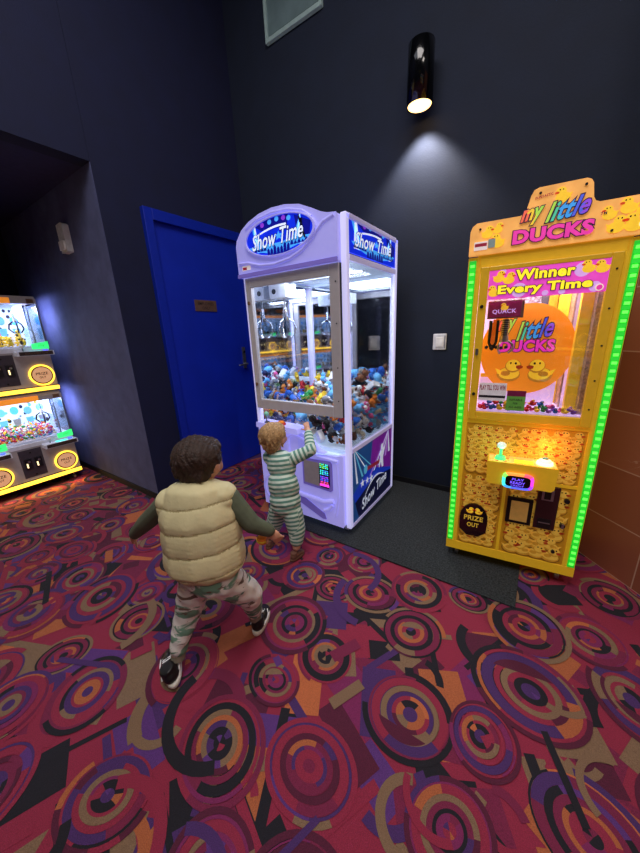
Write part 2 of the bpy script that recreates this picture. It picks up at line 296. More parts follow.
# ------------------------------------------------------------------ carpet
XD, YC, YB, HS = -2.65, 1.275, 2.63, 2.51          # door wall plane, alcove wall plane, back wall plane, alcove soffit
random.seed(11)
def carpet():
    mb = MB(); rnd = random.Random(5)
    x0, x1, y0, y1 = -4.75, 2.6, -4.4, 2.66
    mb.add([(x0, y0, -.006), (x1, y0, -.006), (x1, y1, -.006), (x0, y1, -.006)], [(0, 1, 2, 3)], 'cp_red')
    z = [-.0055]
    def nz(): z[0] += 4e-7; return z[0]
    def ok(x, y): return x0 < x < x1 and y0 < y < y1 and not (x < XD-.15 and y > YC+.15)
    def clampP(P): return [(min(max(a, x0), x1), min(max(b, y0), y1), c) for a, b, c in P]
    def quad(cx, cy, w, h, a, c):
        k = nz(); ca, sa = math.cos(a), math.sin(a)
        mb.add(clampP([(cx+u*ca-v*sa, cy+u*sa+v*ca, k) for u, v in ((-w, -h), (w, -h), (w, h), (-w, h))]), [(0, 1, 2, 3)], c)
    def arc(cx, cy, r0, r1, a0, a1, c, k=None, sq=1., rot=0., ecc=0.):
        k = nz() if k is None else k; n = max(3, int(abs(a1-a0)/(2*PI)*36)); V = []
        for i in range(n+1):
            a = a0+(a1-a0)*i/n
            for r in (r0, r1):
                e = ecc*(1 if r == r0 else 0)
                u, v = r*math.cos(a)+e, sq*r*math.sin(a)
                V.append((cx+u*math.cos(rot)-v*math.sin(rot), cy+u*math.sin(rot)+v*math.cos(rot), k))
        mb.add(clampP(V), [(2*i, 2*i+1, 2*i+3, 2*i+2) for i in range(n)], c)
    pal = ['cp_red']*3+['cp_crim']*4+['cp_mag']*2+['cp_pur']*3+['cp_vio']*2+['cp_blk']*3+['cp_org']*2+['cp_tan']*3+['cp_mar']*2+['cp_ora']
    def areas(n): 
        for _ in range(n):
            x, y = rnd.uniform(x0, x1), rnd.uniform(y0, y1)
            if ok(x, y): yield x, y
    A = [0.45, 0.45+PI/2, 1.1, -.35]
    for x, y in areas(2300): quad(x, y, rnd.uniform(.04, .16), rnd.uniform(.03, .10), rnd.choice(A)+rnd.uniform(-.1, .1), rnd.choice(pal))
    for x, y in areas(700): quad(x, y, rnd.uniform(.10, .22), rnd.uniform(.008, .018), rnd.choice(A), rnd.choice(['cp_blk', 'cp_blk', 'cp_tan', 'cp_pur', 'cp_red']))
    for x, y in areas(900):
        r = rnd.uniform(.06, .17); a = rnd.uniform(0, 2*PI)
        arc(x, y, r*.72, r, a, a+rnd.uniform(1.2, 3.6), rnd.choice(['cp_blk', 'cp_tan', 'cp_pur', 'cp_org', 'cp_red', 'cp_crim']))
    styles = [['cp_blk', 'cp_crim', 'cp_red', 'cp_tan', 'cp_pur', 'cp_red', 'cp_org', 'cp_pur'], ['cp_mar', 'cp_red', 'cp_pur', 'cp_red', 'cp_tan', 'cp_red', 'cp_blk', 'cp_pur'],
              ['cp_tan', 'cp_blk', 'cp_crim', 'cp_blk', 'cp_crim', 'cp_org', 'cp_red', 'cp_blk'], ['cp_crim', 'cp_red', 'cp_blk', 'cp_crim', 'cp_org', 'cp_tan', 'cp_blk', 'cp_blk'],
              ['cp_red', 'cp_pur', 'cp_red', 'cp_mar', 'cp_crim', 'cp_pur', 'cp_red', 'cp_crim'], ['cp_mar', 'cp_mag', 'cp_red', 'cp_tan', 'cp_crim', 'cp_blk', 'cp_mag', 'cp_red'],
              ['cp_pur', 'cp_crim', 'cp_red', 'cp_mag', 'cp_pur', 'cp_crim', 'cp_tan', 'cp_pur']]
    def segm(cx, cy, r, a0, a1, c, sq, rot):
        k = nz(); n = 14; V = []
        for i in range(n+1):
            a = a0+(a1-a0)*i/n; u, v = r*math.cos(a), sq*r*math.sin(a); V.append((cx+u*math.cos(rot)-v*math.sin(rot), cy+u*math.sin(rot)+v*math.cos(rot), k))
        mb.add(clampP(V), [list(range(n+1))], c)
    def medal(cx, cy, R, st, rot):
        k = nz(); rr = [1., .88, .82, .64, .52, .40, .30, .15, 0]; rr = [1.]+[q+rnd.uniform(-.02, .02) for q in rr[1:-1]]+[0]
        sq = rnd.uniform(.80, 1.); cut = rnd.uniform(0, 2*PI); e = rnd.uniform(-.05, .05)*R; gap = rnd.random() < .5
        for i, c in enumerate(st):
            r1 = R*rr[i]; ri = R*rr[i+1]; a = cut+rnd.choice((0, .9, PI, PI+.9)); ex_ = e*min(i, 4)*.5
            if i == 0 and gap: arc(cx, cy, ri, r1, a, a+rnd.uniform(2.6, 4.6), c, k, sq, rot)
            else: arc(cx+ex_, cy, ri, r1, 0, 2*PI, c, k+i*4e-8, sq, rot)
            k2 = nz()
            for _ in range(2):
                if rnd.random() < .6: arc(cx+(0 if i == 0 else ex_), cy, ri, r1, a, a+rnd.uniform(.5, 1.9), rnd.choice(pal), k2, sq, rot); a += rnd.uniform(2, 3.5); k2 += 1.5e-7
        if rnd.random() < .5: a = cut+rnd.uniform(0, 2); segm(cx, cy, R*rnd.choice((.64, .40, .52)), a, a+rnd.uniform(1.2, 2.4), rnd.choice(['cp_blk', 'cp_pur', 'cp_mar', 'cp_org', 'cp_tan']), sq, rot)
    pts = []
    fixed = [(-.249, .839, .165, 0), (.11, 1.16, .20, 1), (.10, 1.47, .17, 2), (-1.36, .22, .15, 0), (-1.10, .50, .17, 5), (-.34, 1.17, .15, 2), (-.62, .86, .13, 3),
             (-.46, .52, .16, 4), (.34, 1.55, .14, 5), (-.75, .40, .17, 3), (-.60, 1.28, .15, 2), (-1.30, -.10, .16, 4), (.45, 1.32, .17, 1), (-.95, .12, .15, 1), (-.05, .62, .13, 5)]
    for f in fixed: pts.append(f)
    for _ in range(9000):
        x, y = rnd.uniform(x0, x1), rnd.uniform(y0, y1); r = rnd.uniform(.10, .20)
        if not ok(x, y) or y > 2.5: continue
        if all((x-a)**2+(y-b)**2 > ((r+c)*.78)**2 for a, b, c, _s in pts): pts.append((x, y, r, rnd.randrange(7)))
    rnd2 = pts[:]; rnd.shuffle(rnd2)
    for x, y, r, st in rnd2: medal(x, y, r, styles[st], rnd.uniform(0, 2*PI))
    for x, y in areas(260): quad(x, y, rnd.uniform(.02, .08), rnd.uniform(.008, .026), rnd.choice(A)+rnd.uniform(-.15, .15), rnd.choice(pal))
    for x, y in areas(40): quad(x, y, rnd.uniform(.10, .18), rnd.uniform(.008, .016), rnd.choice(A), rnd.choice(['cp_blk', 'cp_tan', 'cp_blk', 'cp_pur']))
    for x, y in areas(130):
        r = rnd.uniform(.10, .20); a = rnd.uniform(0, 2*PI)
        arc(x, y, r*.80, r, a, a+rnd.uniform(.9, 2.6), rnd.choice(['cp_blk', 'cp_pur', 'cp_tan', 'cp_red']))
    mb.v = [(a, b, c-z[0]-1e-5) for a, b, c in mb.v]
    return struct(mb.build('floor'))
carpet()

# ------------------------------------------------------------------ room shell
ZT = 4.6
def wallbox(name, a, b, mt): return struct(MB().box(a, b, mt).build(name))
wallbox('wall_back', (XD-.1, YB, -.02), (2.7, YB+.12, ZT), 'wall_navy')
wallbox('wall_left', (XD-.12, YC+.002, -.02), (XD, YB+.02, ZT), 'wall_door_side')
wallbox('wall_left_header', (XD-.12, -4.5, HS), (XD, YC, ZT), 'wall_door_side')
wallbox('wall_alcove', (-4.85, YC, -.02), (XD-.0005, YC+.12, HS-.001), 'wall_grey')
wallbox('wall_alcove_rear', (-4.87, -4.5, -.02), (-4.75, YC+.1, HS+.05), 'wall_navy')
wallbox('ceiling_alcove', (-4.85, -4.5, HS), (XD-.12, YC+.1, HS+.05), 'ceil_alcove')
wallbox('ceiling', (XD-.1, -4.5, ZT), (2.7, YB+.1, ZT+.1), 'ceil')
wallbox('wall_rear', (-4.85, -4.52, -.02), (2.7, -4.4, ZT), 'wall_navy')
wallbox('wall_right', (2.6, -4.5, -.02), (2.72, YB+.1, ZT), 'wall_navy')
# marble tiled pier, running obliquely towards the camera behind the duck machine
tl = bpy.data.objects
ang = R_(-48); tw = MB().box((0, 0, -.02), (3.2, .10, 2.7), 'marble_tile').build('wall_tiled')
tw.location = (.335, 2.235, 0); tw.rotation_euler = (0, 0, ang); struct(tw)
tw2 = MB().box((0, 0.002, 2.7), (3.2, .10, ZT), 'wall_navy').build('wall_tiled_upper'); tw2.location = (.335, 2.235, 0); tw2.rotation_euler = (0, 0, ang); struct(tw2)
wallbox('wall_return', (.335, 2.24, -.02), (.43, YB+.02, ZT), 'wall_navy')
wallbox('baseboard_alcove', (-4.75, YC-.012, -.01), (XD-.02, YC, .05), 'base_dark')
wallbox('baseboard_back', (XD+.02, YB-.012, -.01), (.335, YB, .05), 'base_dark')

# door in the left wall
d0, d1, dh = 1.565, 2.575, 2.32
t = thing('door_1', None, None, (XD, 0, 0)); struct(t)
fr = MB()
fr.box((0, d0, 0), (.045, d0+.07, dh), 'frame_blue').box((0, d1-.045, 0), (.045, d1, dh), 'frame_blue').box((0, d0+.07, dh-.08), (.045, d1-.045, dh), 'frame_blue')
fr.build('door_frame', t, .004)
MB().box((0, d0+.07, .005), (.012, d1-.045, dh-.08), 'door_blue').build('door_leaf', t, .002)
MB().box((.012, 1.917, 1.585), (.018, 2.155, 1.682), 'bronze').build('sign_plate', t, .002, 'bronze coloured plate with two dark lines')
sp_ = MB(); sp_.M = Matrix(((0, -1, 0, .016), (1, 0, 0, 0), (0, 0, 1, 0), (0, 0, 0, 1)))
sp_.text('EMPLOYEES', 2.036, 1.652, .17, .026, -.0035, 'bronze_dark', off=.01).text('ONLY', 2.036, 1.614, .09, .026, -.0035, 'bronze_dark', off=.01)
sp_.build('lettering', t)
hd = MB().box((.012, 2.415, 1.02), (.022, 2.455, 1.24), 'metal'); hd.cyl((.02, 2.435, 1.065), (.06, 2.435, 1.065), .011, .011, 'metal', 12)
hd.cap((.058, 2.435, 1.065), (.058, 2.325, 1.06), .010, .008, 'metal', 10); hd.cyl((.02, 2.435, 1.19), (.03, 2.435, 1.19), .012, .012, 'metal_dark', 14)
hd.build('door_handle', t, 0, 'brushed metal lever handle on a tall backplate')

# rubber mat
mm = MB().box((-1.50, 1.56, .0), (.045, YB-.02, .008), 'mat_rubber').build('floor_mat', None, .003)
tag(mm, 'black speckled rubber mat lying under the white claw machine and along the back wall', 'floor mat')

# framed panel high on the back wall
t = thing('wall_vent', 'pale grey-green framed panel high on the dark back wall', 'vent', (-1.90, YB, 3.79))
f_ = MB(); w_, h_ = .272, .178
for a, b in (((-w_, -.03, -h_), (-w_+.022, 0, h_)), ((w_-.022, -.03, -h_), (w_, 0, h_)), ((-w_+.022, -.03, -h_), (w_-.022, 0, -h_+.03)), ((-w_+.022, -.03, h_-.03), (w_-.022, 0, h_))): f_.box(a, b, 'vent_frame')
f_.build('frame', t, .003); MB().box((-w_+.022, -.012, -h_+.03), (w_-.022, 0, h_-.03), 'vent_panel').build('panel', t)
MB().box((-w_+.03, -.016, -h_+.036), (w_-.03, -.012, -h_+.043), 'black').build('gasket', t)

# cylinder wall lamp
t = thing('wall_sconce', 'black glossy cylinder wall lamp shining down on the back wall', 'wall lamp', (-.850, YB, 2.9))
c_ = MB(); yy = -.125; rr = .080; n = 40
V = []
for z_, r_ in ((-.175, rr-.008), (-.185, rr-.004), (-.185, rr), (.125, rr), (.13, rr-.004), (.13, 0.001)):
    V.append([(r_*math.cos(2*PI*i/n), yy+r_*math.sin(2*PI*i/n), z_) for i in range(n)])
V.insert(0, [(.07*math.cos(2*PI*i/n), yy+.07*math.sin(2*PI*i/n), -.13) for i in range(n)])
c_.add([p for r_ in V for p in r_], [(j*n+i, j*n+(i+1) % n, (j+1)*n+(i+1) % n, (j+1)*n+i) for j in range(len(V)-1) for i in range(n)], 'lamp_black', True)
c_.build('housing', t)
MB().box((-.03, -.05, -.07), (.03, 0, .07), 'lamp_black').build('bracket', t, .003)
MB().cyl((0, yy, -.180), (0, yy, -.174), .071, .071, 'lamp_glow', 36).build('lens', t, 0, 'glowing warm round lens')
light('sconce_beam', 'SPOT', (-.850, YB-.125, 2.70), 52, (1, .92, .85), .03, rot=(R_(6), 0, 0), spot_size=R_(98), spot_blend=.55)

# light switch and sensor
t = thing('wall_switch', 'small white switch box on the dark wall between the two game machines', 'switch', (-.665, YB, 1.245))
MB().box((-.05, -.014, -.06), (.05, 0, .06), 'white').build('face_plate', t, .006)
MB().box((-.028, -.022, -.036), (.028, -.014, .036), 'white_bright').build('rocker', t, .003)
MB().box((.036, -.016, -.045), (.041, -.014, .045), 'cab_dk').build('slot', t)
t = thing('motion_sensor', 'small white plastic sensor box high on the grey alcove wall', 'sensor', (-3.245, YC+.001, 2.15))
MB().prism([(-.055, -.1), (.055, -.1), (.06, .09), (.03, .105), (-.055, .1)], -.045, 0, 'white').build('housing', t, .008)
MB().prism([(-.045, -.085), (.045, -.085), (.045, -.02), (-.045, -.02)], -.058, -.045, 'white_bright').build('sensor_lens', t, .008)

# ------------------------------------------------------------------ packing of small things (settle spheres in a box)
def settle(n, rad, lo, hi, seed, iters=420, slope=None):
    rg = np.random.RandomState(seed); r = rad*(.85+.3*rg.rand(n))
    P = np.stack([rg.uniform(lo[0]+rad, hi[0]-rad, n), rg.uniform(lo[1]+rad, hi[1]-rad, n), lo[2]+rad+rg.rand(n)*(n*rad**3*6/((hi[0]-lo[0])*(hi[1]-lo[1])))*1.3], 1)
    for it in range(iters):
        P[:, 2] -= .0035
        if slope is not None: P[:, :2] += np.array(slope)*.0008
        for _ in range(2):
            D = P[:, None]-P[None]; d = np.sqrt((D**2).sum(2))+np.eye(n)*9; mn = r[:, None]+r[None]
            ov = np.clip(mn-d, 0, None)*.42; P += (D/d[..., None]*ov[..., None]).sum(1)
            for k in (0, 1): P[:, k] = np.clip(P[:, k], lo[k]+r, hi[k]-r)
            P[:, 2] = np.maximum(P[:, 2], lo[2]+r)
    return P, r
def scatter(protos, P, r, parent_M, rnd, group):
    used = set()
    for (x, y, z), q in zip(P, r):
        name, me, label, cat, upright = protos[rnd.randrange(len(protos))]
        o = bpy.data.objects.new(name, me); COL.objects.link(o)
        tilt = .3 if upright else .9
        o.matrix_world = parent_M @ Matrix.Translation((x, y, z)) @ Matrix.Rotation(rnd.uniform(-PI, PI), 4, 'Z') @ Matrix.Rotation(rnd.uniform(-tilt, tilt), 4, 'X') @ Matrix.Rotation(rnd.uniform(-tilt, tilt), 4, 'Y') @ Matrix.Scale(q, 4)
        tag(o, label, cat, group+', '+label.split(' in ')[0].split(' on ')[0])
def mesh_of(mb, name):
    o = mb.build(name); me = o.data; bpy.data.objects.remove(o); return me
# unit-size (radius about 1) soft toys, each one mesh
def plush(kind, a, b, c='toy_black'):
    m = MB(); s1 = 2
    if kind in ('bear', 'bunny', 'dog', 'cat'):
        m.ball((0, 0, -.35), (.55, .48, .6), a, s1); m.ball((0, -.28, -.35), (.36, .28, .42), b, s1); m.ball((0, -.05, .48), (.5, .46, .46), a, s1)
        m.ball((0, -.42, .38), (.22, .18, .16), b, 1); m.ball((0, -.58, .43), .07, c, 1)
        for s in (-1, 1):
            m.ball((s*.19, -.40, .6), .07, c, 1); m.ball((s*.55, -.2, -.15), (.2, .2, .34), a, 1, Matrix.Rotation(-s*.7, 3, 'Y')); m.ball((s*.34, -.42, -.8), (.2, .36, .2), a, 1)
            if kind == 'bear': m.ball((s*.38, 0, .88), (.17, .1, .17), a, 1)
            if kind == 'bunny': m.ball((s*.2, .05, 1.15), (.13, .08, .42), a, 1); m.ball((s*.2, -.02, 1.15), (.07, .05, .32), b, 1)
            if kind == 'dog': m.ball((s*.5, -.05, .42), (.12, .2, .36), b, 1)
            if kind == 'cat': m.add([(s*.45, 0, .7), (s*.12, 0, .85), (s*.36, 0, 1.15), (s*.3, -.16, .8)], [(0, 1, 2), (0, 3, 2), (1, 3, 2)], a)
    elif kind == 'penguin':
        m.ball((0, 0, 0), (.6, .55, .85), a, s1); m.ball((0, -.18, -.1), (.45, .42, .65), b, s1); m.ball((0, -.5, .38), (.12, .22, .07), 'toy_orange', 1)
        for s in (-1, 1):
            m.ball((s*.2, -.42, .55), .07, c, 1); m.ball((s*.62, 0, -.05), (.12, .26, .45), a, 1); m.ball((s*.25, -.3, -.82), (.2, .3, .08), 'toy_orange', 1)
    elif kind == 'whale':
        m.ball((0, 0, 0), (.65, .9, .55), a, s1); m.ball((0, -.1, -.15), (.58, .8, .45), b, s1); m.ball((0, .95, .2), (.12, .3, .12), a, 1)
        for s in (-1, 1):
            m.ball((s*.25, 1.15, .3), (.3, .18, .06), a, 1); m.ball((s*.66, -.1, -.1), (.3, .2, .07), a, 1); m.ball((s*.5, -.55, .15), .08, c, 1)
    elif kind == 'star':
        P = []
        for i in range(10):
            rr_ = 1. if i % 2 == 0 else .5; P.append((rr_*math.sin(PI*i/5), rr_*math.cos(PI*i/5)))
        m.prism(P, -.25, .25, a); m.ball((0, 0, 0), (.5, .4, .5), a, 2)
        for s in (-1, 1): m.ball((s*.16, -.38, .1), .07, c, 1)
    elif kind == 'box':
        m.box((-.7, -.4, -.8), (.7, .4, .8), a); m.box((-.55, -.42, -.35), (.55, -.4, .65), b); m.box((-.55, -.42, -.7), (.55, -.4, -.45), c); m.ball((0, -.42, .15), (.3, .08, .35), c, 1)
    return m
PL = []
def regp(kind, cn, a, b, c='toy_black'):
    nm = {'box': 'toy_box', 'star': 'plush_star'}.get(kind, 'plush_'+kind)
    d = {'box': 'boxed toy', 'star': 'star shaped plush toy'}.get(kind, 'plush '+kind)
    me = mesh_of(plush(kind, a, b, c), nm)
    PL.append((nm, me, '%s %s in the toy heap of the white claw machine' % (cn, d), 'plush toy' if kind != 'box' else 'boxed toy', False))
regp('bear', 'cream white', 'toy_cream', 'toy_white'); regp('bear', 'brown', 'toy_brown', 'toy_cream'); regp('dog', 'white and brown eared', 'toy_white', 'toy_brown')
regp('penguin', 'black and white', 'toy_black', 'toy_white'); regp('whale', 'bright blue', 'toy_blue', 'toy_white'); regp('bunny', 'sky blue', 'toy_sky', 'toy_pink')
regp('cat', 'black', 'toy_black', 'toy_pink', 'toy_white'); regp('whale', 'sky blue', 'toy_sky', 'toy_cream'); regp('star', 'yellow', 'toy_yellow', 'toy_yellow')
regp('bear', 'dark green', 'toy_green', 'toy_white'); regp('box', 'white and red', 'toy_white', 'toy_sky', 'toy_red'); regp('dog', 'grey', 'toy_grey', 'toy_white')
regp('cat', 'orange', 'toy_orange', 'toy_cream'); regp('bunny', 'cream white', 'toy_cream', 'toy_pink'); regp('bear', 'navy blue', 'toy_navy', 'toy_red'); regp('penguin', 'blue bellied', 'toy_blue', 'toy_white')
regp('dog', 'pink', 'toy_pink', 'toy_white'); regp('bear', 'red', 'toy_red', 'toy_cream')

# ------------------------------------------------------------------ white claw machine
W, D, H = .79, .735, 1.95
OX, OY = -1.717, 1.654
CM = thing('claw_machine', 'tall white and lavender glowing claw machine with a blue oval sign, full of plush toys', 'claw machine', (OX, OY, 0))
SIDE = Matrix(((0, -1, 0, W), (1, 0, 0, 0), (0, 0, 1, 0), (0, 0, 0, 1)))
for nm, (px, py) in (('fl', (.0, 0)), ('fr', (W-.036, 0)), ('bl', (0, D-.036)), ('br', (W-.036, D-.036))):
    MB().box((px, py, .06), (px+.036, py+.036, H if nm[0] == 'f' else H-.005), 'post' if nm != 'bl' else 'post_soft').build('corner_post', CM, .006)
# base, deck, roof, rear and left shells
b_ = MB(); b_.box((.036, .02, .07), (W-.02, D-.01, .57), 'inner_white'); b_.build('cabinet_base', CM)
MB().box((.012, .03, .57), (W-.012, D-.012, .615), 'inner_white').build('toy_deck', CM)
MB().box((.0, .004, H-.03), (W, D, H-.006), 'lav').build('roof', CM, .004)
MB().box((.03, .03, 1.735), (W-.012, D-.03, 1.755), 'inner_white').build('light_ceiling', CM, 0, 'glowing white inner ceiling')
MB().box((.036, D-.012, .615), (W-.036, D-.006, 1.74), 'mirror').build('rear_mirror', CM, 0, 'mirror lining the rear wall')
MB().box((.006, .036, .615), (.012, D-.036, 1.74), 'mirror').build('side_mirror', CM, 0, 'mirror lining the left wall')
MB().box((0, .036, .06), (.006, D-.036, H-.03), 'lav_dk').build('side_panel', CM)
MB().box((.036, D-.006, .06), (W-.036, D, H-.03), 'cab_dk').build('rear_panel', CM)
MB().box((.036, D-.03, .93), (W-.036, D-.012, .965), 'inner_white').build('rear_rail', CM); MB().box((.036, D-.024, 1.715), (W-.036, D-.012, 1.735), 'inner_white').build('rear_rail', CM)
# side frame strips (right side)
s_ = MB(); s_.M = SIDE
for a, b in (((.036, -.001, .06), (D-.036, .02, .085)), ((.036, -.001, .60), (D-.036, .02, .63)), ((.036, -.001, 1.725), (D-.036, .02, 1.755)), ((.036, -.001, H-.02), (D-.036, .02, H))): s_ = MB(); s_.M = SIDE; s_.box(a, b, 'post_soft'); s_.build('side_rail', CM, .002)
g = MB(); g.M = SIDE; g.box((.036, .008, .63), (D-.036, .012, 1.725), 'glass'); g.build('side_glass', CM)
# side lower graphic
g = MB(); g.M = SIDE; ys = .004
g.box((.036, ys, .085), (D-.036, ys+.012, .60), 'g_blue')
y1_ = ys-.001
a0, a1, z0, z1 = .037, D-.037, .086, .599
g.flat([(a0, z1), (a0, .30), (.30, .42), (.34, z1)], y1_, 'g_teal'); g.flat([(.34, z1), (.30, .40), (a1, .26), (a1, z1)], y1_, 'g_purple')
g.flat([(a0, z0), (a1, z0), (a1, .24), (.36, .30), (a0, .22)], y1_, 'g_navy'); g.flat([(a0, z0), (.12, z0), (a0, .30)], y1_-.0003, 'g_teal')
def ray_(ox, oz, tx, tz, w, mt, k): 
    dx, dz = tx-ox, tz-oz; l = math.hypot(dx, dz); g.flat([(ox-.004, oz), (ox+.004, oz), (min(max(tx-dz/l*w, a0), a1), tz), (min(max(tx+dz/l*w, a0), a1), tz)][::1], y1_-.0004-k*.0002, mt)
for i, (tx, w) in enumerate(((.10, .012), (.18, .014), (.25, .010), (.31, .012))): ray_(.06+i*.01, .597, tx, .36+.02*i, w, 'g_cyan' if i % 2 else 'g_white', i)
for i, tx in enumerate((.30, .36, .43, .50, .57, .64)): ray_(.62, .597, tx, .34+.015*i, .016, 'g_ray' if i % 2 == 0 else 'g_white', 6+i)
def star_(cx, cz, r, mt, yk): g.flat([((r if i % 2 == 0 else r*.42)*math.sin(PI*i/5)+cx, (r if i % 2 == 0 else r*.42)*math.cos(PI*i/5)+cz) for i in range(10)], yk, mt)
yk = y1_-.004
for cx, cz, r in ((.17, .335, .035), (.245, .325, .03), (.31, .315, .036)): star_(cx, cz, r, 'g_white', yk)
g.flat([(.24, .43), (.46, .41), (.46, .38), (.24, .40)], yk, 'g_red'); g.disc(.22, .42, .028, .035, yk-.0003, 'g_cyan', 16)
g.flat([(.45, .46), (.49, .47), (.54, .49), (.53, .45), (.52, .40), (.53, .33), (.50, .33), (.48, .38), (.45, .34), (.44, .37), (.47, .42)], yk-.0003, 'g_white'); g.disc(.50, .50, .02, .025, yk-.0003, 'g_white', 14)
V = []
for i in range(25): 
    t_ = i/24; V.append((.14+.42*t_, .155+.10*t_+.10*math.sin(PI*t_)))
for i in range(24, -1, -1):
    t_ = i/24; V.append((.14+.42*t_, .155+.10*t_+.085*math.sin(PI*t_)))
g.flat(V, yk-.0002, 'g_white')
g.text('Show Time', .37, .205, .44, .085, yk-.0006, 'g_white', shear=.3, off=.02, out='g_navy', outoff=.05, rot=.17)
g.build('side_graphic', CM, 0, 'blue and purple printed panel with light rays, stars and show time lettering')
# show time sign artwork
def showsign(g, cx, cz, w, h, ys, oval):
    hw, hh = w/2, h/2
    def P(u, v):
        if oval:                                  # keep inside the ellipse
            r = math.hypot(u, v)
            if r > .985: u, v = u/r*.985, v/r*.985
        return (cx+u*hw, cz+v*hh)
    def fl(Q, y, mt): g.flat([P(*q) for q in Q], y, mt)
    if oval: g.rdisc(cx, cz, hw, hh, ys, ys+.012, 'sign_blue')
    else: g.box((cx-hw, ys, cz-hh), (cx+hw, ys+.012, cz+hh), 'sign_blue')
    fl([(-.9, .95), (-.3, 1), (.35, .96), (.3, .35), (-.5, .45)], ys-.0006, 'sign_deep'); fl([(.5, .8), (.95, .3), (.9, -.4), (.6, -.5)], ys-.0006, 'sign_deep')
    for (ax, bx, m_) in ((-.95, -.55, 'sign_cyan'), (-.8, -.72, 'sign_white'), (.72, .5, 'sign_cyan'), (.70, .62, 'sign_white')):
        fl([(ax, .75 if ax < 0 else .8), (ax+.05, .8), (bx+.12, -.7), (bx-.12, -.7)], ys-.0010, m_) if oval else fl([(ax, .95), (ax+.06, .95), (bx+.12, -.7), (bx-.12, -.7)], ys-.0010, m_)
    for (u, v, c) in ((-.45, .72, 'sign_purple'), (-.22, .78, 'sign_cyan'), (0, .84, 'sign_cyan'), (.2, .80, 'sign_purple'), (.35, .72, 'sign_cyan')):
        g.disc(cx+u*hw, cz+v*hh, hw*.06, hh*.13, ys-.0012, c, 14)
    fl([(-.93, -.35), (-.6, -.3), (0, -.38), (.6, -.3), (.93, -.35), (.8, -.6), (0, -1), (-.8, -.6)], ys-.0014, 'sign_cyan')
    rr_ = random.Random(3)                        # crowd silhouettes
    for i in range(17):
        u = -.82+i*.102; top = -.55-.12*(1-abs(u))+rr_.uniform(-.05, .12); fl([(u-.05, -.98 if abs(u) < .4 else -.66), (u+.05, -.98 if abs(u) < .4 else -.66), (u+.04, top), (u, top+.12), (u-.04, top)], ys-.0018, 'sign_deep')
    # title
    g.text('Show Time', cx-.02*w, cz-.03*h, w*.78, h*.42, ys-.0026, 'sign_white', shear=.35, off=.012, out='sign_outline', outoff=.045, rot=.04)
    V = []
    for i in range(17): t_ = i/16; V.append(P(-.78+1.05*t_, .18+.36*math.sin(PI*t_*.62)))
    for i in range(16, -1, -1): t_ = i/16; V.append(P(-.78+1.05*t_, .10+.33*math.sin(PI*t_*.62)))
    g.flat(V, ys-.0022, 'sign_white')
    star5 = [((.13 if i % 2 == 0 else .055)*math.sin(PI*i/5), (.13 if i % 2 == 0 else .055)*math.cos(PI*i/5)) for i in range(10)]
    g.flat([(cx+.02*w+a*w*.5, cz-.02*h+b*h) for a, b in star5], ys-.0040, 'sign_cyan')
    # dancer silhouette
    for q in ([(.66, .32), (.72, .36), (.74, .05), (.80, -.45), (.75, -.45), (.70, -.1), (.64, -.45), (.60, -.45), (.64, .05)], [(.64, .30), (.72, .34), (.66, .78), (.62, .78)]): fl(q, ys-.0030, 'sign_night')
    g.disc(cx+.70*hw, cz+.46*hh, hw*.03, hh*.09, ys-.0030, 'sign_night', 12)
g = MB(); g.M = SIDE; showsign(g, D/2, 1.855, D-.076, .18, .004, False); g.build('side_sign', CM, 0, 'blue show time sign panel at the top of the side')
g = MB(); g.M = SIDE; 
for a in (.10, .62): g = MB(); g.M = SIDE; g.cyl((a, -.004, 1.80), (a, .01, 1.80), .006, .006, 'metal', 8); g.build('screw', CM)
for a, zz in ((.33, H+.008), (.6, H+.008)): g = MB(); g.M = SIDE; g.box((a-.006, .004, zz-.012), (a+.006, .012, zz+.005), 'metal_dark'); g.build('clip', CM)
# header with dome
hp = [(.0, 1.715), (0, 1.90), (.012, 1.935), (.06, 1.985), (.13, 2.02), (.22, 2.045), (.32, 2.055), (.42, 2.05), (.52, 2.03), (.60, 1.995), (.66, 1.965), (.70, 1.952), (.755, 1.945), (.755, 1.715)]
MB().prism(hp, -.035, .03, 'lav').build('header', CM, .012, 'lavender moulded dome header', 3)
hr = MB(); pts = [(.02, -.036, 1.80), (.10, -.037, 1.795), (.20, -.038, 1.768), (.32, -.038, 1.760), (.44, -.038, 1.775), (.53, -.038, 1.805), (.60, -.037, 1.855), (.67, -.036, 1.915), (.74, -.034, 1.935)]
hr.tube(pts, .009, 'lav', 10)
hr.tube([(.10, -.036, 1.985), (.2, -.037, 2.018), (.32, -.037, 2.030), (.44, -.037, 2.022), (.54, -.037, 1.995), (.60, -.036, 1.955)], .007, 'lav', 10)
hr.prism([(.0, 1.715), (.755, 1.715), (.755, 1.737), (.0, 1.737)], -.045, -.03, 'lav_dk')
hr.build('header_moulding', CM)
ex, ez = .362, 1.905
g = MB(); g.annulus(ex, ez, .252, .270, -.052, -.03, 'lav', 48, .39); g.build('sign_bezel', CM, .003)
g = MB(); showsign(g, ex, ez, .504, .198, -.044, True); g.build('oval_sign', CM, 0, 'blue oval show time sign')
g = MB().flat([(.04, 1.755), (.115, 1.757), (.115, 1.785), (.04, 1.783)], -.0365, 'paper'); g.flat([(.045, 1.76), (.08, 1.76), (.08, 1.775), (.045, 1.775)], -.037, 'txt_red'); g.build('header_sticker', CM, 0, 'tiny white and red sticker')
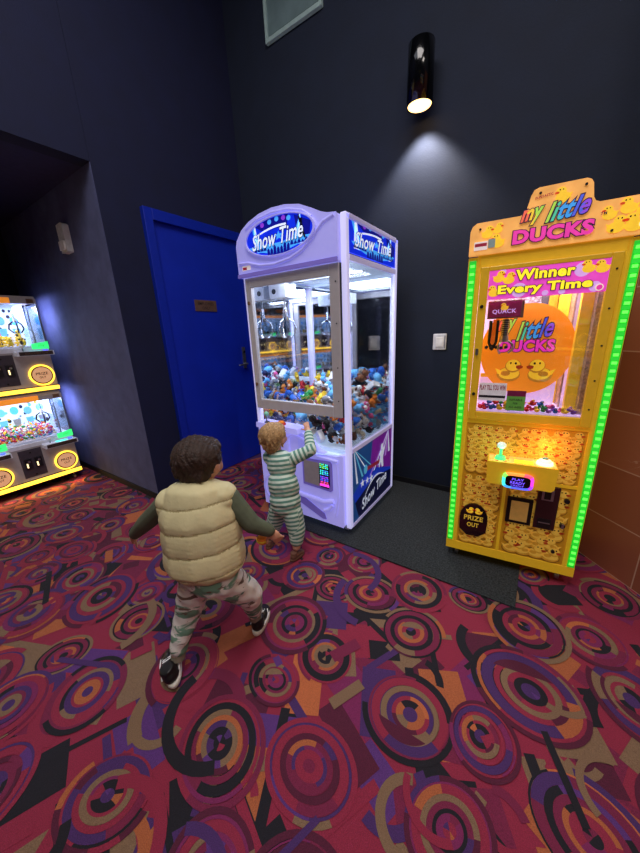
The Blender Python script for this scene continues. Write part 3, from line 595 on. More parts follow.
# window frame (door)
wd = MB(); x0, x1 = .036, .752
for a, b in (((x0, -.022, .845), (x0+.045, .01, 1.712)), ((x1-.062, -.022, .845), (x1, .01, 1.712)), ((x0+.045, -.022, .845), (x1-.062, .01, .912)), ((x0+.045, -.022, 1.655), (x1-.062, .01, 1.712))): wd.box(a, b, 'alu')
wd.build('window_frame', CM, .003, 'pale metal frame of the front window')
for a, b in ((x0+.02, 1.56), (x0+.02, 1.02)): MB().cyl((a, -.028, b), (a, -.02, b), .012, .012, 'bronze', 14).build('lock', CM)
for b in (1.62, 1.4, 1.15, .95): MB().cyl((x1-.02, -.025, b), (x1-.02, -.02, b), .004, .004, 'metal_dark', 8).build('screw', CM)
MB().box((x0+.045, -.006, .912), (x1-.062, -.002, 1.655), 'glass').build('window_glass', CM)
# hinge rail right
MB().box((.752, -.010, .845), (.757, .02, 1.712), 'black').build('hinge', CM)
# lower front moulding
lp = [(.036, .075), (.752, .075), (.752, .60), (.70, .585), (.62, .585), (.56, .60), (.52, .64), (.49, .685), (.44, .71), (.36, .72), (.036, .72)]
MB().prism(lp, -.03, .02, 'lav_lo').build('front_panel', CM, .012, 'lavender moulded lower front panel', 3)
pk = MB()
pk.tube([(.31, -.031, .66), (.31, -.034, .30), (.34, -.034, .255), (.42, -.034, .245), (.60, -.034, .235), (.68, -.034, .26)], .016, 'lav_lo', 10)
pk.tube([(.31, -.031, .66), (.36, -.033, .69), (.45, -.033, .665), (.50, -.033, .60), (.56, -.033, .565), (.72, -.033, .555)], .010, 'lav_lo', 10)
pk.tube([(.71, -.031, .54), (.715, -.032, .30), (.69, -.032, .15)], .008, 'lav_lo', 8)
pk.prism([(.345, .235), (.375, .255), (.60, .145), (.615, .105), (.585, .10), (.36, .19)], -.036, -.03, 'lav_dk')
pk.tube([(.60, -.034, .17), (.64, -.034, .19), (.67, -.034, .23)], .012, 'lav_lo', 8)
pk.annulus(.15, .22, .10, .118, -.034, -.02, 'lav', 32)
pk.build('panel_relief', CM)
# prize/coin recess with colour display
cr = MB(); rp = [(.43, .335), (.66, .325), (.675, .34), (.675, .53), (.66, .545), (.43, .535)]
cr.prism(rp, -.035, -.03, 'lav_dk'); cr.prism([(.445, .355), (.57, .35), (.57, .52), (.445, .52)], -.0375, -.035, 'cab_grey')
cr.build('coin_panel', CM, .002)
ds = MB(); ds.prism([(.575, .37), (.585, .35), (.645, .348), (.655, .365), (.655, .505), (.645, .52), (.590, .522), (.575, .50)], -.042, -.035, 'scr_black')
rn = random.Random(8)
rows = [(.50, ['rgb7', 'rgb0']), (.455, ['rgb0', 'rgb1']), (.41, ['rgb2', 'rgb3']), (.372, ['rgb4', 'rgb5'])]
for zc, cs in rows:
    for i in range(5):
        for j in range(3): ds.disc(.588+i*.0135+rn.uniform(-.002, .002), zc+j*.0125-.006, .0052, .0048, -.0425, rn.choice(cs), 8)
ds.prism([(.578, .30+.06), (.652, .30+.06), (.652, .375), (.578, .375)], -.0435, -.042, 'rgb4')
ds.build('colour_display', CM, 0, 'small display glowing green, blue and pink')
# curved clear bin front below the window
cg = MB(); n_ = 10; pts2 = [(.30, .02)]+[(.34+.36*(1-math.cos(PI/2*i/n_))*0+.36*i/n_, -.005-.05*math.sin(PI*i/n_)) for i in range(n_+1)]+[(.75, .0)]
V = []
for (a, b) in pts2: V += [(a, b, .585), (a, b, .84)]
cg.add(V, [(2*i, 2*i+2, 2*i+3, 2*i+1) for i in range(len(pts2)-1)], 'glass', True)
V = [(a, b, .587) for a, b in pts2]+[(.75, .05, .587), (.30, .05, .587)]
cg.add(V, [list(range(len(V)))], 'inner_white')
cg.build('clear_bin_front', CM, 0, 'curved clear plastic bin front')
MB().box((.036, .04, .72), (.30, .05, .84), 'glass').build('inner_guard', CM)
# joystick shelf at the left
js = MB().prism([(.06, .715), (.44, .705), (.43, .745), (.06, .755)], -.075, .03, 'lav_lo'); js.build('control_shelf', CM, .008)
j = MB().cyl((.14, -.045, .752), (.14, -.045, .80), .006, .006, 'metal', 10); j.ball((.14, -.045, .815), .018, 'toy_mint', 2); j.cyl((.14, -.045, .75), (.14, -.045, .757), .02, .018, 'black', 14); j.build('joystick', CM, 0, 'joystick with a mint green ball')
j = MB().cyl((.27, -.04, .75), (.27, -.04, .765), .034, .03, 'toy_red', 20); j.ball((.27, -.04, .765), (.026, .026, .014), 'toy_orange', 2); j.build('button', CM, 0, 'round red and orange button')
# claw
cl = MB(); cx_, cy_ = .105, .26
cl.build('claw', CM)
cw = CM.children[-1]
def clawpart(nm, fn, lab=None): q = MB(); fn(q); return q.build(nm, cw, 0, lab)
clawpart('rail', lambda q: (q.box((.04, cy_-.012, 1.69), (W-.03, cy_+.012, 1.705), 'metal'), q.box((cx_-.06, .05, 1.705), (cx_-.045, D-.04, 1.72), 'metal')))
clawpart('carriage', lambda q: (q.box((cx_-.065, cy_-.06, 1.60), (cx_+.085, cy_+.06, 1.69), 'white'), q.cyl((cx_-.02, cy_-.063, 1.645), (cx_-.02, cy_-.06, 1.645), .018, .018, 'metal_dark', 18)), 'white boxed carriage')
clawpart('cord', lambda q: q.cyl((cx_+.02, cy_, 1.605), (cx_+.02, cy_, 1.54), .006, .006, 'metal', 8))
clawpart('head', lambda q: (q.cyl((cx_+.02, cy_, 1.47), (cx_+.02, cy_, 1.54), .020, .014, 'chrome', 20), q.cyl((cx_+.02, cy_, 1.45), (cx_+.02, cy_, 1.47), .028, .028, 'chrome', 20)))
for k in range(3):
    a = 2*PI*k/3+.5; u, v = math.cos(a), math.sin(a)
    P3 = [(cx_+.02+u*r, cy_+v*r, z) for r, z in ((.022, 1.46), (.055, 1.44), (.072, 1.395), (.06, 1.35), (.035, 1.33))]
    clawpart('prong', lambda q: (q.tube(P3, .0055, 'chrome', 8), q.ball(P3[-1], (.014, .014, .006), 'chrome', 1)))
ft = [(.06, .06), (W-.06, .06), (.06, D-.06), (W-.06, D-.06)]
for a, b in ft:
    q = MB(); q.cyl((a, b, .02), (a, b, .075), .010, .010, 'metal', 10); q.cyl((a-.01, b, .030), (a+.01, b, .030), .022, .022, 'white', 16); q.build('caster', CM)
light('claw_machine_lamp', 'AREA', (.42, .36, 1.73), 8.5, (.80, .88, 1), .5, .5, parent=CM)
light('claw_machine_lamp_front', 'AREA', (.62, .06, 1.70), 4, (.85, .9, 1), .25, .05, rot=(R_(25), 0, 0), parent=CM)

P, r = settle(190, .052, (.02, .03, .617), (W-.02, D-.035, 9), 4, slope=(.8, 1.3))
keep = [i for i in range(len(P)) if P[i, 2] < 1.12]
scatter(PL, P[keep], r[keep]*.98, Matrix.Translation((OX, OY, 0)), random.Random(2), 'plush toys in the white claw machine')

# ------------------------------------------------------------------ yellow duck machine
DX, DY, DA = -.3233, 1.7883, .11
DM = thing('duck_machine', 'yellow prize machine with green light strips, duck artwork and a rubber duck marquee', 'arcade machine', (DX, DY, 0), DA)
DMM = Matrix.Translation((DX, DY, 0)) @ Matrix.Rotation(DA, 4, 'Z')
DW, DD = .585, .62
s_ = MB(); s_.box((-.02, .012, .08), (.0, DD, 1.66), 'y_body').box((DW, .012, .08), (DW+.02, DD, 1.66), 'y_body').box((0, DD-.02, .08), (DW, DD, 1.66), 'y_body').box((0, .012, 1.60), (DW, DD-.02, 1.66), 'y_body').box((0, .02, .08), (DW, DD-.02, .12), 'y_body')
s_.box((0, .05, .88), (DW, DD-.02, .92), 'y_body')
s_.build('cabinet_shell', DM, .004)
# front frame
ff = MB()
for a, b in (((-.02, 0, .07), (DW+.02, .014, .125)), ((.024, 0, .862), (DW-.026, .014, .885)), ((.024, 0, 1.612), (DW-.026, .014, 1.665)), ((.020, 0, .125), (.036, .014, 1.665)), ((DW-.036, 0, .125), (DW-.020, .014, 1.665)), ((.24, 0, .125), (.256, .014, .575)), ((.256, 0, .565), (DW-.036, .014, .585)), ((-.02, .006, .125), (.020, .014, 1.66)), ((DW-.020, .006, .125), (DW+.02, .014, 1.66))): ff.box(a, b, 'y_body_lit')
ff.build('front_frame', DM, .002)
wf = MB()
for a, b in (((.038, -.012, .885), (.074, .01, 1.612)), ((.508, -.012, .885), (.547, .01, 1.612)), ((.074, -.012, .885), (.508, .01, .927)), ((.074, -.012, 1.592), (.508, .01, 1.612))): wf.box(a, b, 'y_body')
wf.build('window_frame', DM, .003)
for a, b in ((.055, 1.44), (.055, 1.02)): MB().cyl((a, -.018, b), (a, -.011, b), .008, .008, 'metal_dark', 12).build('lock', DM)
for b in (1.55, 1.40, 1.25, 1.10, .97): MB().cyl((.530, -.014, b), (.530, -.011, b), .004, .004, 'metal_dark', 8).build('screw', DM)
lk = MB(); lk.box((.046, -.022, 1.215), (.058, -.012, 1.245), 'metal'); lk.build('latch', DM)
MB().box((.074, -.002, .927), (.508, .002, 1.592), 'glass').build('window_glass', DM)
# LED strips
for sx in (0., DW):
    q = MB().box((sx-.015, -.004, .13), (sx+.015, .004, 1.645), 'strip_g'); q.build('light_strip', DM, .001, 'green light strip')
    st = DM.children[-1]; q = MB()
    for i in range(44): zz = .145+i*.0342; q.box((sx-.009, -.007, zz), (sx+.009, -.004, zz+.012), 'led_g2')
    for i in range(43): zz = .145+i*.0342+.016; q.box((sx-.012, -.006, zz), (sx+.012, -.004, zz+.014), 'led_g')
    q.build('light_emitting_diodes', st)
# duck drawing
def duck2d(g, cx, cz, s, y, flip=1, body='d_yel', shade='d_yel2', beak='d_beak', eye='d_eye', rot=0.):
    c, q = math.cos(rot), math.sin(rot)
    def T(u, v): u *= flip; return (cx+s*(u*c-v*q), cz+s*(u*q+v*c))
    def el(u, v, a, b, mt, k, n=14): g.flat([T(u+a*math.cos(2*PI*i/n), v+b*math.sin(2*PI*i/n)) for i in range(n)], y-k, mt)
    if body == 'd_yel': el(-.02, -.40, .98, .70, 'd_shadow', 0, 16)
    el(0, -.34, .88, .62, shade, .0002, 16); el(.04, -.24, .76, .50, body, .0003, 16)
    g.flat([T(-.80, -.3), T(-1.02, .18), T(-.6, 0), T(-.4, -.3)], y-.0003, body)
    el(.30, .38, .60, .56, shade, .0004, 16); el(.28, .44, .52, .48, body, .00045, 16)
    g.flat([T(.50, .40), T(.78, .46), T(1.02, .36), T(.96, .20), T(.70, .12), T(.52, .20)], y-.0005, beak); el(.46, .60, .09, .10, eye, .00055, 8); el(.10, .62, .07, .09, eye, .00055, 8)
    el(-.22, -.25, .36, .22, shade, .00035, 12)
def duckpanel(name, x0, x1, z0, z1, y, s, seed, lab, holes=()):
    g = MB().box((x0, y, z0), (x1, y+.008, z1), 'y_panel'); rn = random.Random(seed); k = 0
    nx = int((x1-x0-2*s)/(s*1.45))+1; nz_ = int((z1-z0-2*s)/(s*1.3))+1
    for j in range(nz_+1):
        for i in range(nx+1):
            cx = x0+1.18*s+(x1-x0-2.36*s)*i/max(nx, 1)+rn.uniform(-.2, .2)*s*(0 < i < nx); cz = z1-1.1*s-(z1-z0-2.2*s)*j/max(nz_, 1)+rn.uniform(-.15, .15)*s*(0 < j < nz_)
            duck2d(g, cx, cz, s*rn.uniform(.85, 1.), y-.0002-.00001*k*0-(j*.0006), rn.choice((-1, 1)), rot=rn.uniform(-.3, .3)*0.6); k += 1
    return g.build(name, DM, 0, lab)
duckpanel('upper_duck_panel', .036, .549, .575, .862, .004, .033, 1, 'panel printed with a crowd of small yellow ducks')
duckpanel('lower_duck_panel', .036, .24, .125, .575, .004, .037, 2, 'lower left panel printed with yellow ducks')
duckpanel('coin_door', .256, .549, .125, .565, .004, .048, 3, 'lower right door printed with large yellow ducks')
# prize chute lid
q = MB(); P = [(.034+.0, .205)]; P = [(.045, .225), (.085, .19), (.145, .19), (.183, .225)]+[(.114+.072*math.cos(a), .30+.095*math.sin(a)) for a in [PI*i/14 for i in range(15)]]
q.prism(P, -.010, .002, 'black_gloss'); q.build('prize_flap', DM, .003, 'black round-topped prize flap')
pf = DM.children[-1]
q = MB(); q.text('PRIZE', .114, .305, .098, .030, -.0118, 'txt_yel', off=.03).text('OUT', .114, .262, .060, .028, -.0118, 'txt_yel', off=.03)
duck2d(q, .093, .352, .021, -.0112, 1, 'mq_duck', 'd_yel2', 'mq_beak'); duck2d(q, .137, .352, .021, -.0112, -1, 'mq_duck', 'd_yel2', 'mq_beak')
q.box((.055, -.012, .20), (.172, -.010, .226), 'sign_purple') if False else None
q.build('prize_out_lettering', pf)
# coin slot
q = MB(); q.box((.395, -.012, .325), (.486, .004, .565), 'coin_maroon'); q.box((.412, -.016, .49), (.462, -.012, .548), 'metal'); q.box((.422, -.018, .498), (.450, -.016, .54), 'black'); q.box((.41, -.015, .335), (.468, -.012, .385), 'metal_dark'); q.box((.414, -.017, .36), (.464, -.015, .366), 'metal')
q.build('coin_slot', DM, .002, 'dark maroon coin mechanism with metal slots')
q = MB(); q.prism([(.268, .325), (.383, .325), (.383, .475), (.268, .475)], -.008, .004, 'black'); q.prism([(.286, .342), (.365, .342), (.365, .457), (.286, .457)], -.011, -.008, 'plate_gold'); q.build('card_reader', DM, .002, 'square black bordered gold plate')
q = MB()
for a, b in ((.518, .50), (.518, .36)): q.cyl((a, -.012, b), (a, .004, b), .012, .012, 'metal_dark', 14)
q.box((.513, -.018, .35), (.523, -.012, .375), 'metal'); q.cyl((.50, -.008, .2), (.50, .004, .2), .009, .009, 'metal_dark', 12); q.build('door_lock', DM)
# control box
y0 = -.105
q = MB(); q.prism([(.165, .58), (.43, .58), (.442, .592), (.447, .70), (.15, .70), (.155, .592)], y0, .004, 'y_body_lit'); q.build('control_box', DM, .010, 'rounded yellow control box', 3)
cb = DM.children[-1]
q = MB(); q.add([(.158, y0+.008, .7005), (.440, y0+.008, .7005), (.440, 0, .7005), (.158, 0, .7005)], [(0, 1, 2, 3)], 'mq_bg'); rn = random.Random(4)
for i in range(26):
    a, b = rn.uniform(.165, .43), rn.uniform(y0+.015, -.01); q.ball((a, b, .701), (.010, .008, .001), rn.choice(['mq_duck', 'mq_beak', 'd_yel', 'd_beak']), 1)
q.build('control_artwork', cb)
q = MB().box((.268, y0+.012, .701), (.348, y0+.05, .706), 'ban_yel'); q.build('instruction_label', cb, .001, 'bright yellow label')
q = MB().cyl((.207, -.055, .70), (.207, -.055, .715), .026, .020, 'joy_green', 20); q.cyl((.207, -.055, .71), (.207, -.055, .76), .007, .007, 'joy_green', 10); q.ball((.207, -.055, .772), (.022, .022, .018), 'joy_ball', 2); q.build('joystick', cb, 0, 'joystick lit green with a pale ball')
q = MB().cyl((.395, -.055, .70), (.395, -.055, .712), .036, .033, 'glow_w', 24); q.ball((.395, -.055, .712), (.029, .029, .018), 'btn_white', 2); q.cyl((.395, -.055, .728), (.395, -.055, .733), .014, .012, 'teal', 16); q.build('button', cb, 0, 'round button glowing warm white with a teal centre')
q = MB(); n = 24; P = []
for i in range(n):
    a = 2*PI*(i+.5)/n; cx = math.copysign(abs(math.cos(a))**.45, math.cos(a))*.066; cz = math.copysign(abs(math.sin(a))**.45, math.sin(a))*.040; P.append((.29+cx, .615+cz))
q.prism([(.29+(a-.29)*.8, .615+(b-.615)*.72) for a, b in P], y0-.016, y0, 'scr_black')
for i in range(n):
    a, b = P[i], P[(i+1) % n]; ia, ib = [(.29+(p[0]-.29)*.78, .615+(p[1]-.615)*.68) for p in (a, b)]
    q.prism([a, b, ib, ia], y0-.014, y0, 'rgb%d' % int(((i+13) % n)*8/n))
q.text('PLAY', .29, .627, .05, .012, y0-.0165, 'scr_txt', off=.02).text('READY', .29, .609, .062, .014, y0-.0165, 'scr_txt', off=.02).text('CREDIT', .29, .594, .055, .008, y0-.0165, 'scr_txt', off=.01)
q.build('display', cb, 0, 'small black screen in a rainbow lit rim')
light('button_glow', 'POINT', (.40, -.05, .775), .55, (1, .25, .05), .02, parent=DM); light('joystick_glow', 'POINT', (.207, -.09, .75), .12, (.2, 1, .4), .02, parent=DM)
# interior
iz0, iz1 = .92, 1.60
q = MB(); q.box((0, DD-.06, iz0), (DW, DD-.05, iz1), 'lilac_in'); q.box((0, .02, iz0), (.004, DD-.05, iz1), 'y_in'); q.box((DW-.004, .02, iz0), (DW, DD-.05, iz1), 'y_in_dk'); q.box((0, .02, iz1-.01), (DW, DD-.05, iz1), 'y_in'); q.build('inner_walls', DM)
q = MB(); q.box((.0, .02, .92), (DW, DD-.06, .928), 'lilac_in'); q.build('prize_shelf', DM)
q = MB().box((.40, .30, .93), (.445, .34, 1.59), 'y_in'); q.box((.455, .10, .93), (.50, .14, 1.59), 'y_in'); q.box((.36, .36, .93), (.40, .37, 1.52), 'y_in_dk'); q.build('inner_column', DM, .002, 'yellow inner columns')
q = MB().box((.50, .05, .93), (.575, .30, 1.59), 'diamond'); q.box((.446, .20, .93), (.454, .34, 1.50), 'diamond'); q.box((.10, DD-.075, 1.40), (.46, DD-.062, 1.58), 'diamond'); q.build('textured_metal_panel', DM, 0, 'shiny textured metal lining')
q = MB().box((.33, .38, 1.32), (.42, .40, 1.50), 'navy' if 'navy' in MATS else 'cab_dk'); q.build('inner_dark_panel', DM)
ycx = .16
# disc backdrop
q = MB(); q.rdisc(.268, 1.225, .205, .225, ycx, ycx+.01, 'disc_or', 56)
q.text('my', .175, 1.34, .085, .07, ycx-.003, 'rb_r2', shear=.5, off=.03, out='mq_dark', outoff=.07, rainbow=['rb_r1', 'rb_r2', 'rb_r3'], rot=.12)
q.text('little', .295, 1.325, .16, .09, ycx-.003, 'rb_r5', shear=.55, off=.02, out='mq_dark', outoff=.06, rainbow=['rb_r3', 'rb_r4', 'rb_r5', 'rb_r5', 'rb_r6', 'rb_r7'], rot=.14)
q.text('DUCKS', .27, 1.245, .24, .06, ycx-.003, 'txt_mag', off=.045, out='mq_dark', outoff=.09)
duck2d(q, .205, 1.12, .062, ycx-.003, 1, 'disc_duck', 'd_yel2', 'd_beak'); duck2d(q, .345, 1.12, .062, ycx-.003, -1, 'disc_duck', 'd_yel2', 'd_beak')
q.build('logo_disc', DM, 0, 'round orange backdrop with my little ducks lettering and two ducks')
q = MB().box((.074, ycx+.02, 1.08), (.43, ycx+.03, 1.10), 'y_in'); q.box((.074, ycx+.02, .93), (.42, ycx+.03, 1.08), 'lilac_in'); q.build('lilac_back_panel', DM)
# banner on the glass
q = MB(); q.prism([(.075, 1.468), (.512, 1.468), (.512, 1.598), (.075, 1.598)], -.010, -.006, 'ban_pink')
for cx, cz, r in ((.2, 1.50, .03), (.30, 1.48, .012), (.42, 1.56, .028), (.13, 1.585, .012), (.36, 1.48, .012), (.47, 1.49, .02)): q.disc(cx, cz, r, min(r, cz-1.469, 1.597-cz), -.0106, 'ban_lilac', 20)
for cx, cz, f in ((.115, 1.565, 1), (.155, 1.555, 1), (.10, 1.505, -1), (.44, 1.57, -1), (.485, 1.565, -1)): duck2d(q, cx, cz, .026, -.011, f, 'mq_duck', 'mq_duck', 'mq_beak')
q.text('Winner', .288, 1.563, .215, .044, -.0134, 'ban_yel', off=.04, out='black', outoff=.085).text('Every Time', .288, 1.502, .345, .048, -.0134, 'ban_yel', off=.04, out='black', outoff=.085)
q.disc(.485, 1.485, .014, .014, -.013, 'mq_white', 18); q.disc(.485, 1.485, .010, .010, -.0134, 'mq_pink', 18)
q.build('winner_banner', DM, 0, 'pink banner reading winner every time in yellow')
# quack sign, sheets
q = MB().prism([(.082, 1.382), (.232, 1.382), (.232, 1.462), (.082, 1.462)], .03, .034, 'bronze'); q.prism([(.088, 1.388), (.22, 1.388), (.22, 1.457), (.088, 1.457)], .028, .03, 'maroon_sign')
q.text('QUACK', .152, 1.413, .10, .022, .0268, 'ban_lilac', off=.03); duck2d(q, .152, 1.435, .018, .0270, -1, 'mq_duck', 'mq_duck', 'mq_beak'); q.build('quack_sign', DM, 0, 'maroon sign reading quack')
q = MB().prism([(.077, .985), (.2, .985), (.2, 1.075), (.077, 1.075)], .006, .008, 'paper'); q.text('PLAY TILL YOU WIN', .138, 1.052, .114, .026, .005, 'txt_red', off=.03)
q.prism([(.079, 1.0), (.198, 1.0), (.198, 1.012), (.079, 1.012)], .0052, .006, 'txt_dk'); q.build('play_sheet', DM, 0, 'white sheet with red lettering')
q = MB().prism([(.205, .94), (.285, .94), (.285, 1.012), (.205, 1.012)], .006, .008, 'sign_green'); q.prism([(.205, 1.012), (.285, 1.012), (.285, 1.04), (.205, 1.04)], .006, .008, 'maroon_sign')
for s1, z_ in (('SUITABLE', .995), ('FOR', .977), ('ALL AGES', .958)): q.text(s1, .245, z_, .055 if len(s1) > 4 else .02, .010, .005, 'txt_dk', off=.02)
q.build('green_notice', DM, 0, 'green notice with dark lettering')
# claw with black and orange straps
q = MB(); q.tube([(.10, .09, 1.375), (.10, .09, 1.27), (.115, .09, 1.235), (.13, .09, 1.27), (.13, .09, 1.375)], .008, 'black', 8); q.prism([(.105, 1.26), (.125, 1.26), (.135, 1.38), (.11, 1.38)], .084, .088, 'toy_orange')
q.cyl((.165, .09, 1.30), (.165, .09, 1.38), .014, .014, 'metal_dark', 14); q.cyl((.165, .09, 1.27), (.165, .09, 1.30), .022, .018, 'metal', 14)
for i in range(9): q.cyl((.165, .09, 1.302+i*.009), (.165, .09, 1.306+i*.009), .017, .017, 'metal', 12)
for k in range(3):
    a = 2*PI*k/3; u, v = math.cos(a), math.sin(a); q.tube([(.165+u*r_, .09+v*r_, z_) for r_, z_ in ((.018, 1.275), (.04, 1.258), (.045, 1.235), (.025, 1.215))], .005, 'metal', 8)
for k in range(5): q.ball((.09+.022*k, .085, 1.245-.004*(k % 2)), .010, 'metal_dark', 1)
q.build('claw', DM, 0, 'metal claw on black and orange straps')
# marquee
mq = [(-.02, 1.665), (.605, 1.665), (.605, 1.79), (.597, 1.80), (.438, 1.80), (.424, 1.806), (.416, 1.82), (.408, 1.870), (.400, 1.883), (.385, 1.890), (.228, 1.890), (.212, 1.883), (.203, 1.865), (.192, 1.815), (.182, 1.80), (.17, 1.797), (.005, 1.797), (-.012, 1.785), (-.02, 1.765)]
MB().prism(mq, -.012, .012, 'mq_bg').build('marquee', DM, .003, 'orange backlit marquee with ducks and my little ducks lettering')
mo = DM.children[-1]
q = MB(); ym = -.0135
for cx, cz, s, f in ((.315, 1.848, .030, -1), (.05, 1.755, .026, 1), (.09, 1.765, .022, 1), (.095, 1.715, .030, -1), (.475, 1.755, .026, -1), (.53, 1.77, .03, -1), (.575, 1.755, .026, 1), (.50, 1.71, .032, 1), (.555, 1.71, .034, -1)): duck2d(q, cx, cz, s, ym, f, 'mq_duck', 'mq_duck', 'mq_beak')
q.prism([(0, 1.685), (.055, 1.685), (.055, 1.72), (0, 1.72)], ym-.001, ym+.001, 'paper'); q.flat([(.003, 1.70), (.052, 1.70), (.052, 1.713), (.003, 1.713)], ym-.0016, 'txt_red'); q.prism([(.057, 1.69), (.085, 1.69), (.085, 1.725), (.057, 1.725)], ym-.001, ym+.001, 'vent_frame')
q.disc(.582, 1.70, .014, .014, ym-.002, 'mq_white', 18); q.disc(.582, 1.70, .010, .010, ym-.0025, 'mq_pink', 18)
q.text('FUNTASTIC', .25, 1.855, .062, .010, ym-.002, 'txt_red', off=.03, rot=.12)
q.text('my', .215, 1.785, .085, .062, ym-.004, 'rb_r2', shear=.5, off=.035, out='mq_dark', outoff=.08, rainbow=['rb_r1', 'rb_r2', 'rb_r3'], rot=.10)
q.text('little', .335, 1.795, .150, .07, ym-.004, 'rb_r5', shear=.55, off=.025, out='mq_dark', outoff=.07, rainbow=['rb_r3', 'rb_r4', 'rb_r5', 'rb_r5', 'rb_r6', 'rb_r7'], rot=.10)
q.text('DUCKS', .292, 1.715, .28, .055, ym-.004, 'mq_pink', off=.05, out='mq_dark', outoff=.095)
q.text('TM', .455, 1.755, .02, .010, ym-.003, 'mq_dark', off=.02)
for a, b in ((.02, 1.77), (.235, 1.868), (.385, 1.868), (.575, 1.785), (.49, 1.69)): q.cyl((a, ym-.004, b), (a, ym, b), .005, .005, 'metal_dark', 10)
q.build('marquee_artwork', mo)
for a, b in ((.04, .06), (DW-.04, .06), (.04, DD-.06), (DW-.04, DD-.06)):
    q = MB(); q.cyl((a, b, .045), (a, b, .085), .008, .008, 'metal', 10); q.cyl((a-.01, b, .026), (a+.01, b, .026), .024, .024, 'metal', 16); q.build('caster', DM)
light('duck_machine_lamp', 'AREA', (.28, .20, 1.585), 3.6, (1, .9, .95), .3, .2, parent=DM)
# small rubber ducks on the shelf
def rduck(a):
    m = MB(); m.ball((0, .1, -.25), (.62, .85, .5), a, 2); m.ball((0, -.4, .45), (.42, .42, .42), a, 2); m.ball((0, -.85, .38), (.16, .25, .08), 'toy_orange', 1); m.ball((0, .9, .05), (.2, .3, .2), a, 1)
    for s in (-1, 1): m.ball((s*.2, -.75, .58), .07, 'toy_black', 1); m.ball((s*.55, .15, -.1), (.12, .4, .25), a, 1)
    return mesh_of(m, 'rubber_duck')
RD = [('rubber_duck', rduck('toy_'+c), '%s rubber duck on the shelf behind the glass of the yellow machine' % c2, 'rubber duck', True) for c, c2 in (('pink', 'pink'), ('red', 'red'), ('blue', 'blue'), ('purple', 'purple'), ('green', 'green'), ('yellow', 'yellow'), ('pink', 'pink'))]
P, r = settle(46, .0165, (.078, .012, .929), (.50, .09, 9), 9, 260)
scatter(RD, P, r, DMM, random.Random(5), 'rubber ducks on the shelf of the yellow machine')

